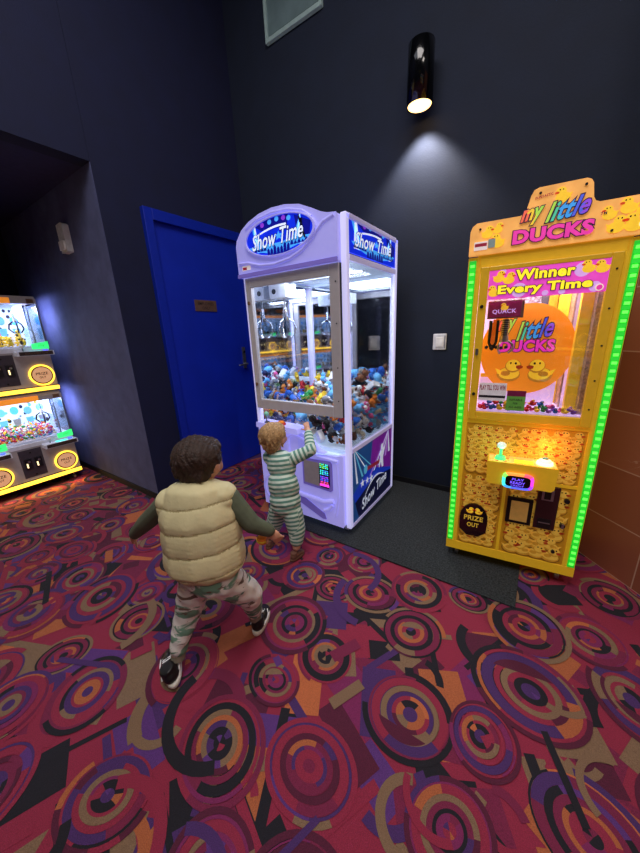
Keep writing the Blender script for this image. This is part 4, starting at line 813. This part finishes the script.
# ------------------------------------------------------------------ two-tier prize cabinets along the alcove
TP = .854
def prize_cabinet():
    o = thing('prize_cabinet', 'two-tier grey prize cabinet with glowing yellow strips in the alcove at the left', 'prize machine', (0, 0, 0), PI/2)
    Wc, Dc = .995, .72
    q = MB().box((0, .40, .08), (Wc, Dc, 1.77), 'cab_dk'); q.box((0, .03, .08), (.012, .40, 1.77), 'cab_dk')
    for k in (0, 1):
        z = .08+k*TP; q.box((0, .0, z), (Wc, .40, z+.05), 'cab_dk'); q.box((.012, .02, z+.05), (Wc, .40, z+.37), 'cab_dk'); q.box((.012, .02, z+.79), (Wc, .40, z+.84), 'cab_grey')
    q.build('cabinet_body', o, .003)
    for k in (0, 1):
        z = .08+k*TP
        MB().box((.0, -.018, z+.008), (Wc, .0, z+.042), 'glow_y').build('light_strip', o, .004, 'glowing yellow light strip')
        fp = MB().box((.0, .004, z+.05), (Wc, .02, z+.36), 'cab_grey'); fp.build('front_panel', o, .002)
        MB().box((.0, -.004, z+.36), (Wc, .02, z+.40), 'cab_white').build('sill', o, .003)
        bk = MB(); bk.box((.012, .385, z+.40), (Wc-.006, .395, z+.79), 'cab_back')
        rn = random.Random(k+1)
        for i in range(90):
            cx, cz_, r_ = rn.uniform(.03, Wc-.04), z+rn.uniform(.46, .76), rn.uniform(.006, .016); bk.disc(cx, cz_, r_, r_*rn.uniform(.6, 1.4), .384-i*.00001, rn.choice(['toy_sky', 'cab_white', 'toy_grey', 'toy_yellow', 'cab_blue', 'toy_black', 'toy_pink', 'toy_navy']), 9)
        for i in range(9):
            cx = .10+i*.1; bk.disc(cx, z+.66+rn.uniform(-.02, .02), .032, .04, .383, rn.choice(['cab_blue', 'sign_cyan', 'toy_sky', 'cab_white']), 12); bk.prism([(cx-.02, z+.5), (cx+.02, z+.5), (cx+.03, z+.58), (cx-.03, z+.58)], .382, .384, rn.choice(['cab_blue', 'toy_grey', 'toy_sky']))
        bk.box((.012, .02, z+.40), (Wc, .385, z+.415), 'cab_white'); bk.build('backdrop', o, 0, 'pale blue lit backdrop with cartoon shapes')
        hd = MB().box((0, -.002, z+.775), (Wc-.18, .02, z+.82), 'cab_orange'); hd.box((Wc-.18, -.002, z+.775), (Wc, .02, z+.82), 'cab_grey'); hd.box((Wc-.07, -.004, z+.778), (Wc-.02, -.002, z+.815), 'bronze'); hd.build('header_strip', o, .002, 'orange strip above the window')
        gp = MB().box((.0, .0, z+.40), (Wc, .003, z+.775), 'glass'); gp.build('window_glass', o)
        gp = MB().box((Wc-.003, .003, z+.40), (Wc, .385, z+.775), 'glass'); gp.box((Wc-.012, -.003, z+.40), (Wc, .005, z+.775), 'metal'); gp.build('side_glass', o)
        for j in (0, 1):
            u = .015+j*.5
            cd = MB(); cd.prism([(u+.04, z+.08), (u+.21, z+.08), (u+.21, z+.345), (u+.04, z+.345)], -.002, .004, 'cab_dk'); cd.build('coin_panel', o)
            cpn = [c for c in o.children if c.name.startswith('coin_panel')][-1]
            cd = MB()
            for e in (.065, .14):
                cd.box((u+e, -.02, z+.17), (u+e+.05, -.002, z+.26), 'metal_dark'); cd.box((u+e+.008, -.024, z+.18), (u+e+.018, -.02, z+.22), 'glow_w'); cd.cyl((u+e+.03, -.024, z+.235), (u+e+.03, -.018, z+.235), .010, .010, 'metal', 12)
            for zz in (.10, .315): cd.cyl((u+.125, -.006, z+zz), (u+.125, -.002, z+zz), .008, .008, 'black', 10)
            cd.build('coin_mechanism', cpn)
            cx, cz = u+.375, z+.150
            MB().annulus(cx, cz, .082, .096, -.012, .004, 'glow_y', 36).build('glow_ring', o, .002, 'glowing yellow ring')
            dr = MB(); dr.rdisc(cx, cz, .082, .082, -.010, .004, 'prize_rim'); dr.rdisc(cx, cz, .072, .072, -.014, -.010, 'prize_disc'); dr.text('PRIZE', cx, cz+.014, .09, .024, -.0145, 'prize_rim', off=.02); dr.text('OUT', cx, cz-.02, .05, .02, -.0145, 'prize_rim', off=.02)
            dr.build('prize_door', o, 0, 'round peach prize door with lettering')
            sh = MB(); sh.prism([(u+.22, z+.33), (u+.485, z+.33), (u+.485, z+.37), (u+.22, z+.37)], -.10, .004, 'cab_white'); sh.build('control_shelf', o, .006)
            shn = [c for c in o.children if c.name.startswith('control_shelf')][-1]
            sh = MB().box((u+.235, -.103, z+.334), (u+.475, -.10, z+.366), 'bronze_dark'); sh.text('PLEASE INSERT COIN', u+.355, z+.35, .16, .012, -.1035, 'bronze', off=.01); sh.build('front_label', shn)
            sh = MB().cyl((u+.28, -.05, z+.37), (u+.28, -.05, z+.40), .005, .005, 'metal', 8); sh.ball((u+.28, -.05, z+.41), .018, 'white_bright', 2); sh.build('joystick', shn, 0, 'joystick with a white ball')
            sh = MB().cyl((u+.44, -.05, z+.37), (u+.44, -.05, z+.38), .02, .018, 'rgb2', 16); sh.build('button', shn, 0, 'blue glowing button')
            sh = MB().add([(u+.32, -.085, z+.371), (u+.41, -.085, z+.371), (u+.41, -.03, z+.371), (u+.32, -.03, z+.371)], [(0, 1, 2, 3)], 'rgb0'); sh.build('display', shn)
            dp = MB(); dp.prism([(u+.36, z+.385), (u+.485, z+.385), (u+.485, z+.45), (u+.36, z+.43)], -.006, -.001, 'led_g' if False else 'joy_green'); dp.text('play', u+.43, z+.415, .05, .03, -.007, 'txt_dk', shear=.3); dp.build('glass_sticker', o, 0, 'green sticker in the corner of the glass')
            # gripper
            cl_ = MB(); gx, gz = u+.34, z+.76
            cl_.cyl((gx, .18, gz-.10), (gx, .18, gz), .004, .004, 'metal', 8); cl_.cyl((gx, .18, gz-.13), (gx, .18, gz-.09), .016, .012, 'white', 14)
            for m_ in range(3):
                a = 2*PI*m_/3+.4; uu, vv = math.cos(a), math.sin(a); cl_.tube([(gx+uu*a_, .18+vv*a_, gz+b_) for a_, b_ in ((.015, -.125), (.05, -.15), (.06, -.19), (.03, -.225))], .006, 'toy_black', 6)
            cl_.build('claw', o)
            cl_ = MB().box((gx+.07, .04, z+.415), (gx+.075, .30, z+.60), 'glass'); cl_.box((gx+.062, .03, z+.415), (gx+.07, .038, z+.77), 'metal'); cl_.build('chute_wall', o)
    for a, b in ((.06, .06), (Wc-.06, .06), (.06, Dc-.06), (Wc-.06, Dc-.06)): MB().cyl((a-.01, b, .022), (a+.01, b, .022), .022, .022, 'metal', 14).cyl((a, b, .03), (a, b, .085), .008, .008, 'metal', 8).build('caster', o)
    return o
def copy_tree(o, parent=None):
    c = o.copy(); COL.objects.link(c)
    if parent: c.parent = parent
    for ch in list(o.children): copy_tree(ch, c)
    return c
PX, PY = -3.846, .14
pc = prize_cabinet(); bpy.context.view_layer.update(); kids = list(pc.children)
pc.location = (PX, PY, 0); pc['group'] = 'prize cabinets'
copies = []
for (loc, rz, lab) in (((PX, PY-1.02, 0), PI/2, 'second two-tier prize cabinet in the alcove row, mostly left of the picture'),
                       ((PX, PY-2.04, 0), PI/2, 'third two-tier prize cabinet in the alcove row, seen mirrored in the claw machine'),
                       ((1.9, -.6, 0), -PI/2-.25, 'two-tier prize cabinet against the far side of the room, seen only mirrored'),
                       ((1.55, -1.75, 0), -PI/2-.55, 'two-tier prize cabinet near the rear right, seen only mirrored')):
    c = copy_tree(pc); c.location = loc; c.rotation_euler = (0, 0, rz); c['label'] = lab; copies.append(c)
for k in (0, 1):
    light('prize_cabinet_lamp', 'AREA', (.5, .2, .08+k*TP+.77), 5, (.86, .92, 1), .9, .25, parent=pc)
    light('prize_cabinet_side_lamp', 'AREA', (.90, .30, .08+k*TP+.74), 3.2, (.50, .54, 1), .08, .3, rot=(0, R_(-60), 0), parent=pc)
light('prize_cabinet_floor_glow', 'AREA', (.5, -.03, .07), 1.5, (1, .62, .2), .95, .03, rot=(R_(-35), 0, 0), parent=pc)
def capsule_toy(a, b):
    m = MB(); m.ball((0, 0, 0), (.7, .7, .7), a, 2); m.cyl((0, 0, -.08), (0, 0, .08), .76, .76, b, 14); return m
def sweet(a, b):
    m = MB(); m.ball((0, 0, 0), (.7, .5, .45), a, 2)
    for s in (-1, 1): m.add([(s*.6, 0, 0), (s*1.15, -.35, .25), (s*1.2, .3, .25), (s*1.15, .1, -.35)], [(0, 1, 2), (0, 2, 3), (0, 3, 1)], b)
    return m
SW = []
for c1, c2 in (('pink', 'white'), ('yellow', 'orange'), ('red', 'yellow'), ('sky', 'white'), ('orange', 'red'), ('white', 'pink'), ('green', 'yellow'), ('purple', 'pink'), ('cream', 'blue')):
    SW.append(('wrapped_sweet', mesh_of(sweet('toy_'+c1, 'toy_'+c2), 'wrapped_sweet'), '%s wrapped sweet in the lower window of the alcove prize cabinet' % ('light blue' if c1 == 'sky' else c1), 'sweet', False))
UP = []
for kd, cn, a, b in (('cat', 'yellow and black', 'toy_yellow', 'toy_black'), ('bear', 'yellow', 'toy_yellow', 'toy_cream'), ('penguin', 'small black and white', 'toy_black', 'toy_white'), ('bunny', 'small white', 'toy_white', 'toy_pink'), ('dog', 'black eared white', 'toy_white', 'toy_black')):
    UP.append(('plush_'+kd, mesh_of(plush(kd, a, b), 'plush_'+kd), '%s plush %s in the upper window of the alcove prize cabinet' % (cn, kd), 'plush toy', True))
PCM = Matrix.Translation((PX, PY, 0)) @ Matrix.Rotation(PI/2, 4, 'Z')
P, r = settle(285, .021, (.45, .03, .08+.416), (.90, .37, 9), 3, 240, slope=(0, .9))
scatter(SW, P, r*1.05, PCM, random.Random(8), 'wrapped sweets in the lower cabinet window')
P, r = settle(26, .042, (.45, .03, .08+TP+.416), (.90, .37, 9), 6, 240, slope=(0, .9))
scatter(UP, P, r, PCM, random.Random(9), 'small plush toys in the upper cabinet window')
# reflected cabinets: a few visible prizes each
rn = random.Random(12)
for ci, c in enumerate(copies):
    Mc = Matrix.Translation(c.location) @ Matrix.Rotation(c.rotation_euler.z, 4, 'Z')
    for k in (0, 1):
        P, r = settle(16, .045, (.04, .03, .08+k*TP+.416), (.95, .37, 9), 20+ci*2+k, 60)
        scatter([(a, b, '%s in prize cabinet %s' % (l.split(' in ')[0], ('beside the nearest one', 'third in the alcove row', 'at the far side', 'at the rear right')[ci]), d, e) for a, b, l, d, e in UP], P, r, Mc, rn, 'small plush toys, cabinet behind the viewer')
# yellow bunting behind the camera, caught by the mirror
q = MB()
for i in range(9): q.add([(1.2-.14*i, -4.399, 2.3), (1.08-.14*i, -4.399, 2.3), (1.14-.14*i, -4.399, 2.16)], [(0, 1, 2)], 'ban_yel')
q.box((.0, -4.401, 2.298), (1.24, -4.394, 2.306), 'ban_yel'); tag(q.build('bunting'), 'yellow triangular bunting on the dark rear wall', 'bunting')

# ------------------------------------------------------------------ children
def organic(mb, name, parent, voxel, smooth=3, fn=None, mats=None, attr=None, disp=None, fac=.5):
    """closed overlapping volumes fused into one continuous surface"""
    o = mb.build(name); m = o.modifiers.new('r', 'REMESH'); m.mode = 'VOXEL'; m.voxel_size = voxel; m.use_smooth_shade = True
    s = o.modifiers.new('s', 'SMOOTH'); s.iterations = smooth; s.factor = fac
    bpy.context.view_layer.update(); e = o.evaluated_get(bpy.context.evaluated_depsgraph_get())
    me = bpy.data.meshes.new_from_object(e); bpy.data.objects.remove(o); me.name = name
    me.materials.clear()
    for k in (mats or mb.ms): me.materials.append(MATS[k])
    n = len(me.vertices); co = np.empty(n*3); me.vertices.foreach_get('co', co); co = co.reshape(-1, 3)
    if disp is not None:
        no = np.empty(n*3); me.vertices.foreach_get('normal', no); co += no.reshape(-1, 3)*disp(co)[:, None]; me.vertices.foreach_set('co', co.ravel())
    me.polygons.foreach_set('use_smooth', [True]*len(me.polygons))
    if fn:
        me.polygons.foreach_set('material_index', [fn(p.center) for p in me.polygons])
    else: me.polygons.foreach_set('material_index', [0]*len(me.polygons))
    if attr is not None:
        a = me.attributes.new('along', 'FLOAT', 'POINT'); a.data.foreach_set('value', attr(co))
    me.update(); o = bpy.data.objects.new(name, me); COL.objects.link(o)
    if parent: o.parent = parent
    return o
V3 = Vector
def along_attr(chains):
    def f(co):
        best = np.full(len(co), 9.); val = np.zeros(len(co))
        for ch, rads in chains:
            acc = 0.
            for (a, b), rad in zip(zip(ch[:-1], ch[1:]), rads):
                a, b = np.array(a), np.array(b); d = b-a; L = np.linalg.norm(d); t = np.clip(((co-a) @ d)/L**2, -.15, 1.15)
                dist = np.linalg.norm(co-(a+t[:, None]*d), axis=1)-rad
                k = dist < best; best[k] = dist[k]; t2 = ((co-a) @ d)/L**2; val[k] = acc+t2[k]*L; acc += L
        return val
    return f
def hand(mb, wrist, dirv, palmn, side, s, curl, mt='skin'):
    """palm, five fingers of different length, thumb from the side near the base"""
    d = V3(dirv).normalized(); n = V3(palmn); n = (n-d*n.dot(d)).normalized(); x = d.cross(n).normalized()*side; w = V3(wrist)
    pc_ = w+d*s*.30
    Q = Matrix((x, d, n)).transposed()
    mb.ball(pc_, (s*.24, s*.30, s*.12), mt, 2, Q)
    for i, (o_, L) in enumerate(((.17, .38), (.06, .44), (-.06, .41), (-.17, .32))):
        p = w+d*s*.50+x*s*o_; dd = (d+x*o_*.5).normalized(); r_ = s*.062
        for j in range(3):
            dd = (dd*math.cos(curl)+n*math.sin(curl)).normalized(); q_ = p+dd*s*L*(.42, .32, .26)[j]
            mb.cap(p, q_, r_, r_*.92, mt, 8, 1); p = q_; r_ *= .92
    p = w+d*s*.14+x*s*.20; dd = (x*.8+d*.7+n*.25).normalized(); r_ = s*.07
    for j in range(2):
        q_ = p+dd*s*.22; mb.cap(p, q_, r_, r_*.9, mt, 8, 1); p = q_; r_ *= .9; dd = (dd+d*.5+n*.3*curl).normalized()
def head(mb, c, r, fwd, up, mt='skin'):
    f = V3(fwd).normalized(); u = V3(up); u = (u-f*u.dot(f)).normalized(); x = f.cross(u)
    Q = Matrix((x, f, u)).transposed(); c = V3(c)
    L = lambda a, b, d: c+x*a*r+f*b*r+u*d*r
    mb.ball(c, (r*.90, r*1.0, r*1.0), mt, 3, Q); mb.ball(L(0, .35, -.42), (r*.68, r*.62, r*.55), mt, 2, Q)
    for s in (-1, 1):
        mb.ball(L(s*.36, .58, -.38), (r*.34, r*.32, r*.32), mt, 2, Q); mb.ball(L(s*.93, -.05, -.15), (r*.10, r*.20, r*.27), mt, 2, Q)
        mb.ball(L(s*.98, -.10, -.10), (r*.07, r*.15, r*.19), mt, 1, Q)
    mb.ball(L(0, 1.02, -.24), (r*.14, r*.16, r*.14), mt, 2, Q); mb.ball(L(0, .97, -.08), (r*.09, r*.09, r*.18), mt, 1, Q); mb.ball(L(0, .66, -.82), (r*.26, r*.22, r*.18), mt, 1, Q)
    return L, Q
def face_parts(L, Q, r, parent):
    q = MB()
    for s in (-1, 1): q.ball(L(s*.34, .84, -.02), (r*.13, r*.10, r*.09), 'eye_white', 2, Q); q.ball(L(s*.34, .93, -.02), (r*.07, r*.04, r*.07), 'eye_dark', 1, Q)
    q.build('eyes', parent)
    q = MB(); q.ball(L(0, .90, -.53), (r*.24, r*.07, r*.06), 'skin_lip', 2, Q); q.build('lips', parent)
    q = MB()
    for s in (-1, 1): q.ball(L(s*.36, .88, .20), (r*.20, r*.06, r*.03), 'hair_dark', 1, Q)
    q.build('eyebrows', parent)
def shoe(parent, p, fwd, up, L, mt, name='shoe', sole='sole', stripe=True, w=.40):
    f = V3(fwd).normalized(); u = V3(up); u = (u-f*u.dot(f)).normalized(); x = f.cross(u); Q = Matrix((x, f, u)).transposed().to_4x4(); Q.translation = V3(p)
    o = bpy.data.objects.new(name, None)
    m = MB(); m.M = Q
    P = lambda a, b, c: (a*L, b*L, c*L)
    m.ball(P(0, -.25, .20), (w*.46*L, .24*L, .20*L), mt, 2); m.ball(P(0, .08, .17), (w*.46*L, .32*L, .17*L), mt, 2); m.ball(P(0, .30, .13), (w*.50*L, .20*L, .13*L), mt, 2)
    m.cyl(P(0, -.24, .2), P(0, -.24, .44), w*.44*L, w*.40*L, mt, 14)
    b = organic(m, name, parent, L*.03, 4)
    n = 28; V = []
    def outl(t): 
        c, s = math.cos(t), math.sin(t); wd = w*(.50+.09*s) if s > -.2 else w*.48
        return c*wd*L*1.05, s*.535*L
    for zz, k in ((-.01, .96), (.03, 1.), (.085, 1.), (.11, .96)):
        for i in range(n): a, bb = outl(2*PI*i/n); V.append((a*k, bb*k, zz*L))
    m = MB(); m.M = Q; m.add(V, [(j*n+i, j*n+(i+1) % n, (j+1)*n+(i+1) % n, (j+1)*n+i) for j in range(3) for i in range(n)], sole, True); m.add(V, [list(range(n-1, -1, -1)), list(range(3*n, 4*n))], sole)
    m.build('sole', b, 0, 'white rubber sole' if sole == 'sole' else None)
    if stripe:
        m = MB(); m.M = Q
        for s in (-1, 1):
            m.tube([(s*w*.475*L, -.30*L, .20*L), (s*w*.51*L, -.05*L, .17*L), (s*w*.50*L, .10*L, .21*L), (s*w*.36*L, .22*L, .27*L)], .016*L, 'white_bright', 6)
        for k in range(3): m.tube([(-.12*w*L*2, (.02+.07*k)*L, (.345-.025*k)*L), (.12*w*L*2, (.02+.07*k)*L, (.345-.025*k)*L)], .014*L, 'white_bright', 6)
        m.build('stripe_and_laces', b)
    return b

def tufts(c): return .0022*np.sin(c[:, 0]*230+np.sin(c[:, 2]*60)*2)*np.sin(c[:, 1]*210+np.sin(c[:, 2]*75)*2)+.0018*np.sin(c[:, 0]*90+c[:, 2]*50)
# running child in a quilted vest -----------------------------------------------------------
A = thing('person', 'running child seen from behind in a pale quilted vest, patterned trousers and black shoes', 'person', (-1.02, .62, 0))
off = V3((1.02, -.62, 0)); T_ = lambda *p: V3(p)+off
HC = T_(-1.055, .69, .895); HR = .088
neck = T_(-1.045, .665, .80); chest = T_(-1.03, .635, .70); waist = T_(-1.01, .61, .55); pelvis = T_(-1.00, .61, .45)
sL, eL, wL = T_(-1.145, .575, .740), T_(-1.285, .545, .625), T_(-1.405, .54, .530)
sR, eR, wR = T_(-.935, .705, .765), T_(-.865, .745, .645), T_(-.825, .80, .595)
hL, kL, aL = T_(-1.055, .60, .43), T_(-1.10, .555, .26), T_(-1.105, .475, .105)
hR, kR, aR = T_(-.945, .63, .44), T_(-.925, .74, .28), T_(-.975, .795, .10)
b = MB(); Lf, Qf = head(b, HC, HR, (-.22, .97, -.05), (.02, .10, 1))
b.cap(neck-V3((0, 0, .04)), HC-V3((0, 0, .05)), .036, .038, 'skin')
b.ball(chest, (.105, .075, .11), 'skin'); b.ball(waist, (.09, .07, .12), 'skin'); b.ball(pelvis, (.095, .075, .075), 'skin')
for s, e, w in ((sL, eL, wL), (sR, eR, wR)): b.cap(s, e, .032, .026, 'skin'); b.cap(e, w, .026, .019, 'skin'); b.cap(chest, s, .05, .035, 'skin')
for h_, k, a in ((hL, kL, aL), (hR, kR, aR)): b.cap(h_, k, .055, .036, 'skin'); b.cap(k, a, .036, .024, 'skin')
hand(b, wL, (wL-eL)+V3((0, 0, -.01)), (.2, .9, -.1), 1, .10, .28); hand(b, wR, (.25, .3, -.6), (-.5, .35, .1), -1, .10, .42)
organic(b, 'body', A, .0045, 3, mats=['skin']); bodyA = A.children[-1] if A.children else None
face_parts(Lf, Qf, HR, A)
hm = MB(); 
hm.ball(Lf(0, -.18, .24), (HR*1.06, HR*1.02, HR*.96), 'hair_dark', 3, Qf); hm.ball(Lf(0, -.45, -.25), (HR*.86, HR*.66, HR*.72), 'hair_dark', 2, Qf); hm.ball(Lf(0, .42, .58), (HR*.80, HR*.55, HR*.42), 'hair_dark', 2, Qf)
rn = random.Random(3)
for i in range(46):
    a = rn.uniform(0, 2*PI); el = rn.uniform(-.5, 1.2); u_, v_, w_ = math.cos(a)*math.cos(el), math.sin(a)*math.cos(el), math.sin(el)
    if v_ > .35 and w_ < .55: continue
    p_ = Lf(u_*.98, v_*.98-.15, w_*.95+.15); hm.cap(p_, Lf(u_*1.02, v_*1.02-.17, w_*.95-.12), .012, .006, 'hair_dark', 6, 1)
organic(hm, 'hair', A, .004, 2, mats=['hair_dark'], disp=tufts)
# sleeves
sv = MB()
for s, e, w in ((sL, eL, wL), (sR, eR, wR)): sv.cap(s, e, .044, .037, 'sleeve'); sv.cap(e, w+(e-w)*.06, .037, .027, 'sleeve'); sv.cap(chest, s, .055, .044, 'sleeve')
organic(sv, 'shirt', A, .005, 3, mats=['sleeve'])['label'] = 'dark green long sleeved shirt'
# vest
vm = MB(); vlow = pelvis+V3((0, 0, .062))
for i in range(17):
    t_ = i/16; w_ = .163-.012*t_-.05*max(0, t_-.72)*2.2; d_ = .118-.012*t_-.04*max(0, t_-.7)*2
    c = vlow+(chest+V3((0, .0, .085))-vlow)*t_; tw_ = Matrix.Rotation(R_(31), 3, 'Z'); vm.ball(c, (w_, d_, .062), 'vest', 2, tw_)
vm.cap(sL*.82+chest*.18+V3((0, 0, .010)), sR*.82+chest*.18+V3((0, 0, .010)), .062, .062, 'vest'); vm.cyl(neck-V3((0, 0, .05)), neck+V3((.0, .004, .012)), .062, .056, 'vest', 20)
def puff(co):
    t_ = (co[:, 2]-co[:, 0]*.12)/.088+.35; return .0065*np.abs(np.sin(PI*t_))**.4-.003
vo = organic(vm, 'vest', A, .005, 12, mats=['vest', 'vest_dk'], disp=puff, fn=lambda c: 1 if abs(((c.z-c.x*.12)/.088+.35+.5) % 1-.5) < .035 else 0); vo['label'] = 'pale beige quilted vest with horizontal seams'
# trousers
pm = MB(); pm.ball(pelvis+V3((0, 0, -.0)), (.118, .092, .085), 'patch_cloth', 2); pm.ball(pelvis+V3((0, 0, .06)), (.110, .086, .07), 'patch_cloth', 2)
for h_, k, a in ((hL, kL, aL), (hR, kR, aR)): pm.cap(h_, k, .075, .056, 'patch_cloth'); pm.cap(k, a+(k-a)*.10, .056, .036, 'patch_cloth')
organic(pm, 'trousers', A, .005, 4, mats=['patch_cloth'], disp=lambda c: .0022*np.sin(c[:, 2]*95+c[:, 0]*40)*np.sin(c[:, 1]*60+c[:, 2]*22))['label'] = 'white trousers with green and brown patches'
sk = MB(); sk.cyl(aL+(kL-aL)*.22, aL+V3((0, 0, -.03)), .031, .029, 'sock', 14); sk.cyl(aR+(kR-aR)*.12, aR+V3((0, 0, -.03)), .031, .029, 'sock', 14); sk.build('socks', A)
shoe(A, T_(-1.125, .455, .022), (-.85, .42, .02), (.22, -.40, .9), .168, 'shoe_black', w=.44)
shoe(A, T_(-.985, .835, .004), (-.45, .88, 0), (0, 0, 1), .160, 'shoe_black', w=.44)
bt = MB(); bl = wR+V3((.25, .3, -.6)).normalized()*.055+V3((-.06, -.03, -.005)); bt.ball(bl, .024, 'toy_orange', 2); bt.cyl(bl-V3((0, 0, .003)), bl+V3((0, 0, .003)), .0255, .0255, 'toy_yellow', 20)
for v_ in bt.v: pass
ob = bt.build('toy_ball'); ob.location = (-1.02, .62, 0)
tag(ob, 'small orange and yellow ball held in the running child\'s right hand', 'ball')

# toddler in a striped suit ----------------------------------------------------------------
B = thing('person', 'blond toddler in a green and white striped suit reaching up to the claw machine', 'person', (-1.22, 1.33, 0))
off = V3((1.22, -1.33, 0))
HC = T_(-1.300, 1.375, .755); HR = .080
neck = T_(-1.275, 1.37, .665); chest = T_(-1.245, 1.36, .575); waist = T_(-1.215, 1.335, .45); pelvis = T_(-1.205, 1.325, .34)
sR, eR, wR = T_(-1.165, 1.385, .635), T_(-1.085, 1.455, .675), T_(-1.165, 1.545, .765)
sL, eL, wL = T_(-1.355, 1.375, .61), T_(-1.41, 1.45, .60), T_(-1.415, 1.54, .70)
hL, kL, aL = T_(-1.255, 1.32, .30), T_(-1.305, 1.32, .185), T_(-1.345, 1.305, .075)
hR, kR, aR = T_(-1.155, 1.325, .30), T_(-1.130, 1.325, .185), T_(-1.125, 1.305, .075)
b = MB(); Lf, Qf = head(b, HC, HR, (.02, .97, .10), (-.02, -.10, 1))
b.cap(neck-V3((0, 0, .04)), HC-V3((0, 0, .05)), .032, .035, 'skin'); b.ball(chest, (.09, .068, .10), 'skin'); b.ball(waist, (.085, .07, .11), 'skin'); b.ball(pelvis, (.085, .075, .07), 'skin')
for s, e, w in ((sL, eL, wL), (sR, eR, wR)): b.cap(s, e, .030, .025, 'skin'); b.cap(e, w, .025, .018, 'skin'); b.cap(chest, s, .045, .032, 'skin')
for h_, k, a in ((hL, kL, aL), (hR, kR, aR)): b.cap(h_, k, .05, .036, 'skin'); b.cap(k, a, .036, .026, 'skin')
hand(b, wR, (-.45, .35, .45), (-.3, .8, -.45), 1, .085, .25); hand(b, wL, (.15, .5, .5), (.1, .7, -.6), -1, .085, .3)
organic(b, 'body', B, .0042, 3, mats=['skin']); face_parts(Lf, Qf, HR, B)
hm = MB(); hm.ball(Lf(0, -.16, .22), (HR*1.05, HR*1.02, HR*.95), 'hair_blond', 3, Qf); hm.ball(Lf(0, -.50, -.35), (HR*.82, HR*.58, HR*.72), 'hair_blond', 2, Qf); hm.ball(Lf(0, -.62, -.85), (HR*.62, HR*.32, HR*.34), 'hair_blond', 2, Qf); hm.ball(Lf(0, .45, .62), (HR*.75, HR*.5, HR*.36), 'hair_blond', 2, Qf)
for i in range(40):
    a = rn.uniform(0, 2*PI); el = rn.uniform(-.7, 1.1); u_, v_, w_ = math.cos(a)*math.cos(el), math.sin(a)*math.cos(el), math.sin(el)
    if v_ > .3 and w_ < .6: continue
    hm.cap(Lf(u_*.98, v_*.98-.15, w_*.95+.12), Lf(u_*1.03, v_*1.03-.2, w_*.95-.2), .010, .005, 'hair_blond', 6, 1)
organic(hm, 'hair', B, .004, 2, mats=['hair_blond'], disp=tufts)
om = MB(); chains = []
for c, r3 in ((chest+V3((0, 0, .035)), (.098, .076, .07)), (chest, (.102, .082, .09)), (waist+V3((0, -.005, .03)), (.104, .088, .09)), (waist, (.106, .092, .09)), (pelvis+V3((0, 0, .04)), (.106, .095, .08)), (pelvis, (.104, .092, .07))): om.ball(c, r3, 'stripe_cloth', 2)
om.cyl(chest, neck-V3((0, 0, .012)), .055, .046, 'stripe_cloth', 18)
for s, e, w in ((sL, eL, wL), (sR, eR, wR)): om.cap(s, e, .043, .037, 'stripe_cloth'); om.cap(e, w+(e-w)*.18, .037, .028, 'stripe_cloth'); om.cap(chest, s, .062, .045, 'stripe_cloth'); chains.append(([s, e, w], [.04, .034]))
for h_, k, a in ((hL, kL, aL), (hR, kR, aR)): om.cap(h_, k, .066, .056, 'stripe_cloth'); om.cap(k, a+(k-a)*.42, .056, .045, 'stripe_cloth'); chains.append(([h_, k, a], [.06, .05]))
chains.append(([neck, pelvis-V3((0, 0, .05))], [.11]))
organic(om, 'striped_suit', B, .0045, 4, mats=['stripe_cloth'], attr=along_attr(chains))['label'] = 'green and white striped one-piece suit'
shoe(B, T_(-1.355, 1.31, .003), (-.35, .85, 0), (0, 0, 1), .115, 'shoe_brown', sole='shoe_brown', stripe=False, w=.46)
shoe(B, T_(-1.125, 1.305, .003), (.05, .9, 0), (0, 0, 1), .115, 'shoe_brown', sole='shoe_brown', stripe=False, w=.46)

# ------------------------------------------------------------------ room light
light('ceiling_light', 'AREA', (-.5, .1, 4.5), 92, (1, .93, .90), 1.8, 1.8)
light('ceiling_light_right', 'AREA', (1.7, -.8, 4.4), 40, (1, .90, .82), 1.0, 1.0, rot=(R_(20), 0, 0))
light('ceiling_light_left', 'AREA', (-1.9, .3, 4.5), 8, (.85, .88, 1), 1.2, 1.2)
w = bpy.data.worlds.new('world'); bpy.context.scene.world = w; w.use_nodes = True
w.node_tree.nodes['Background'].inputs[0].default_value = (.10, .12, .25, 1); w.node_tree.nodes['Background'].inputs[1].default_value = .3
sc = bpy.context.scene; sc.view_settings.view_transform = 'Standard'; sc.view_settings.exposure = 0
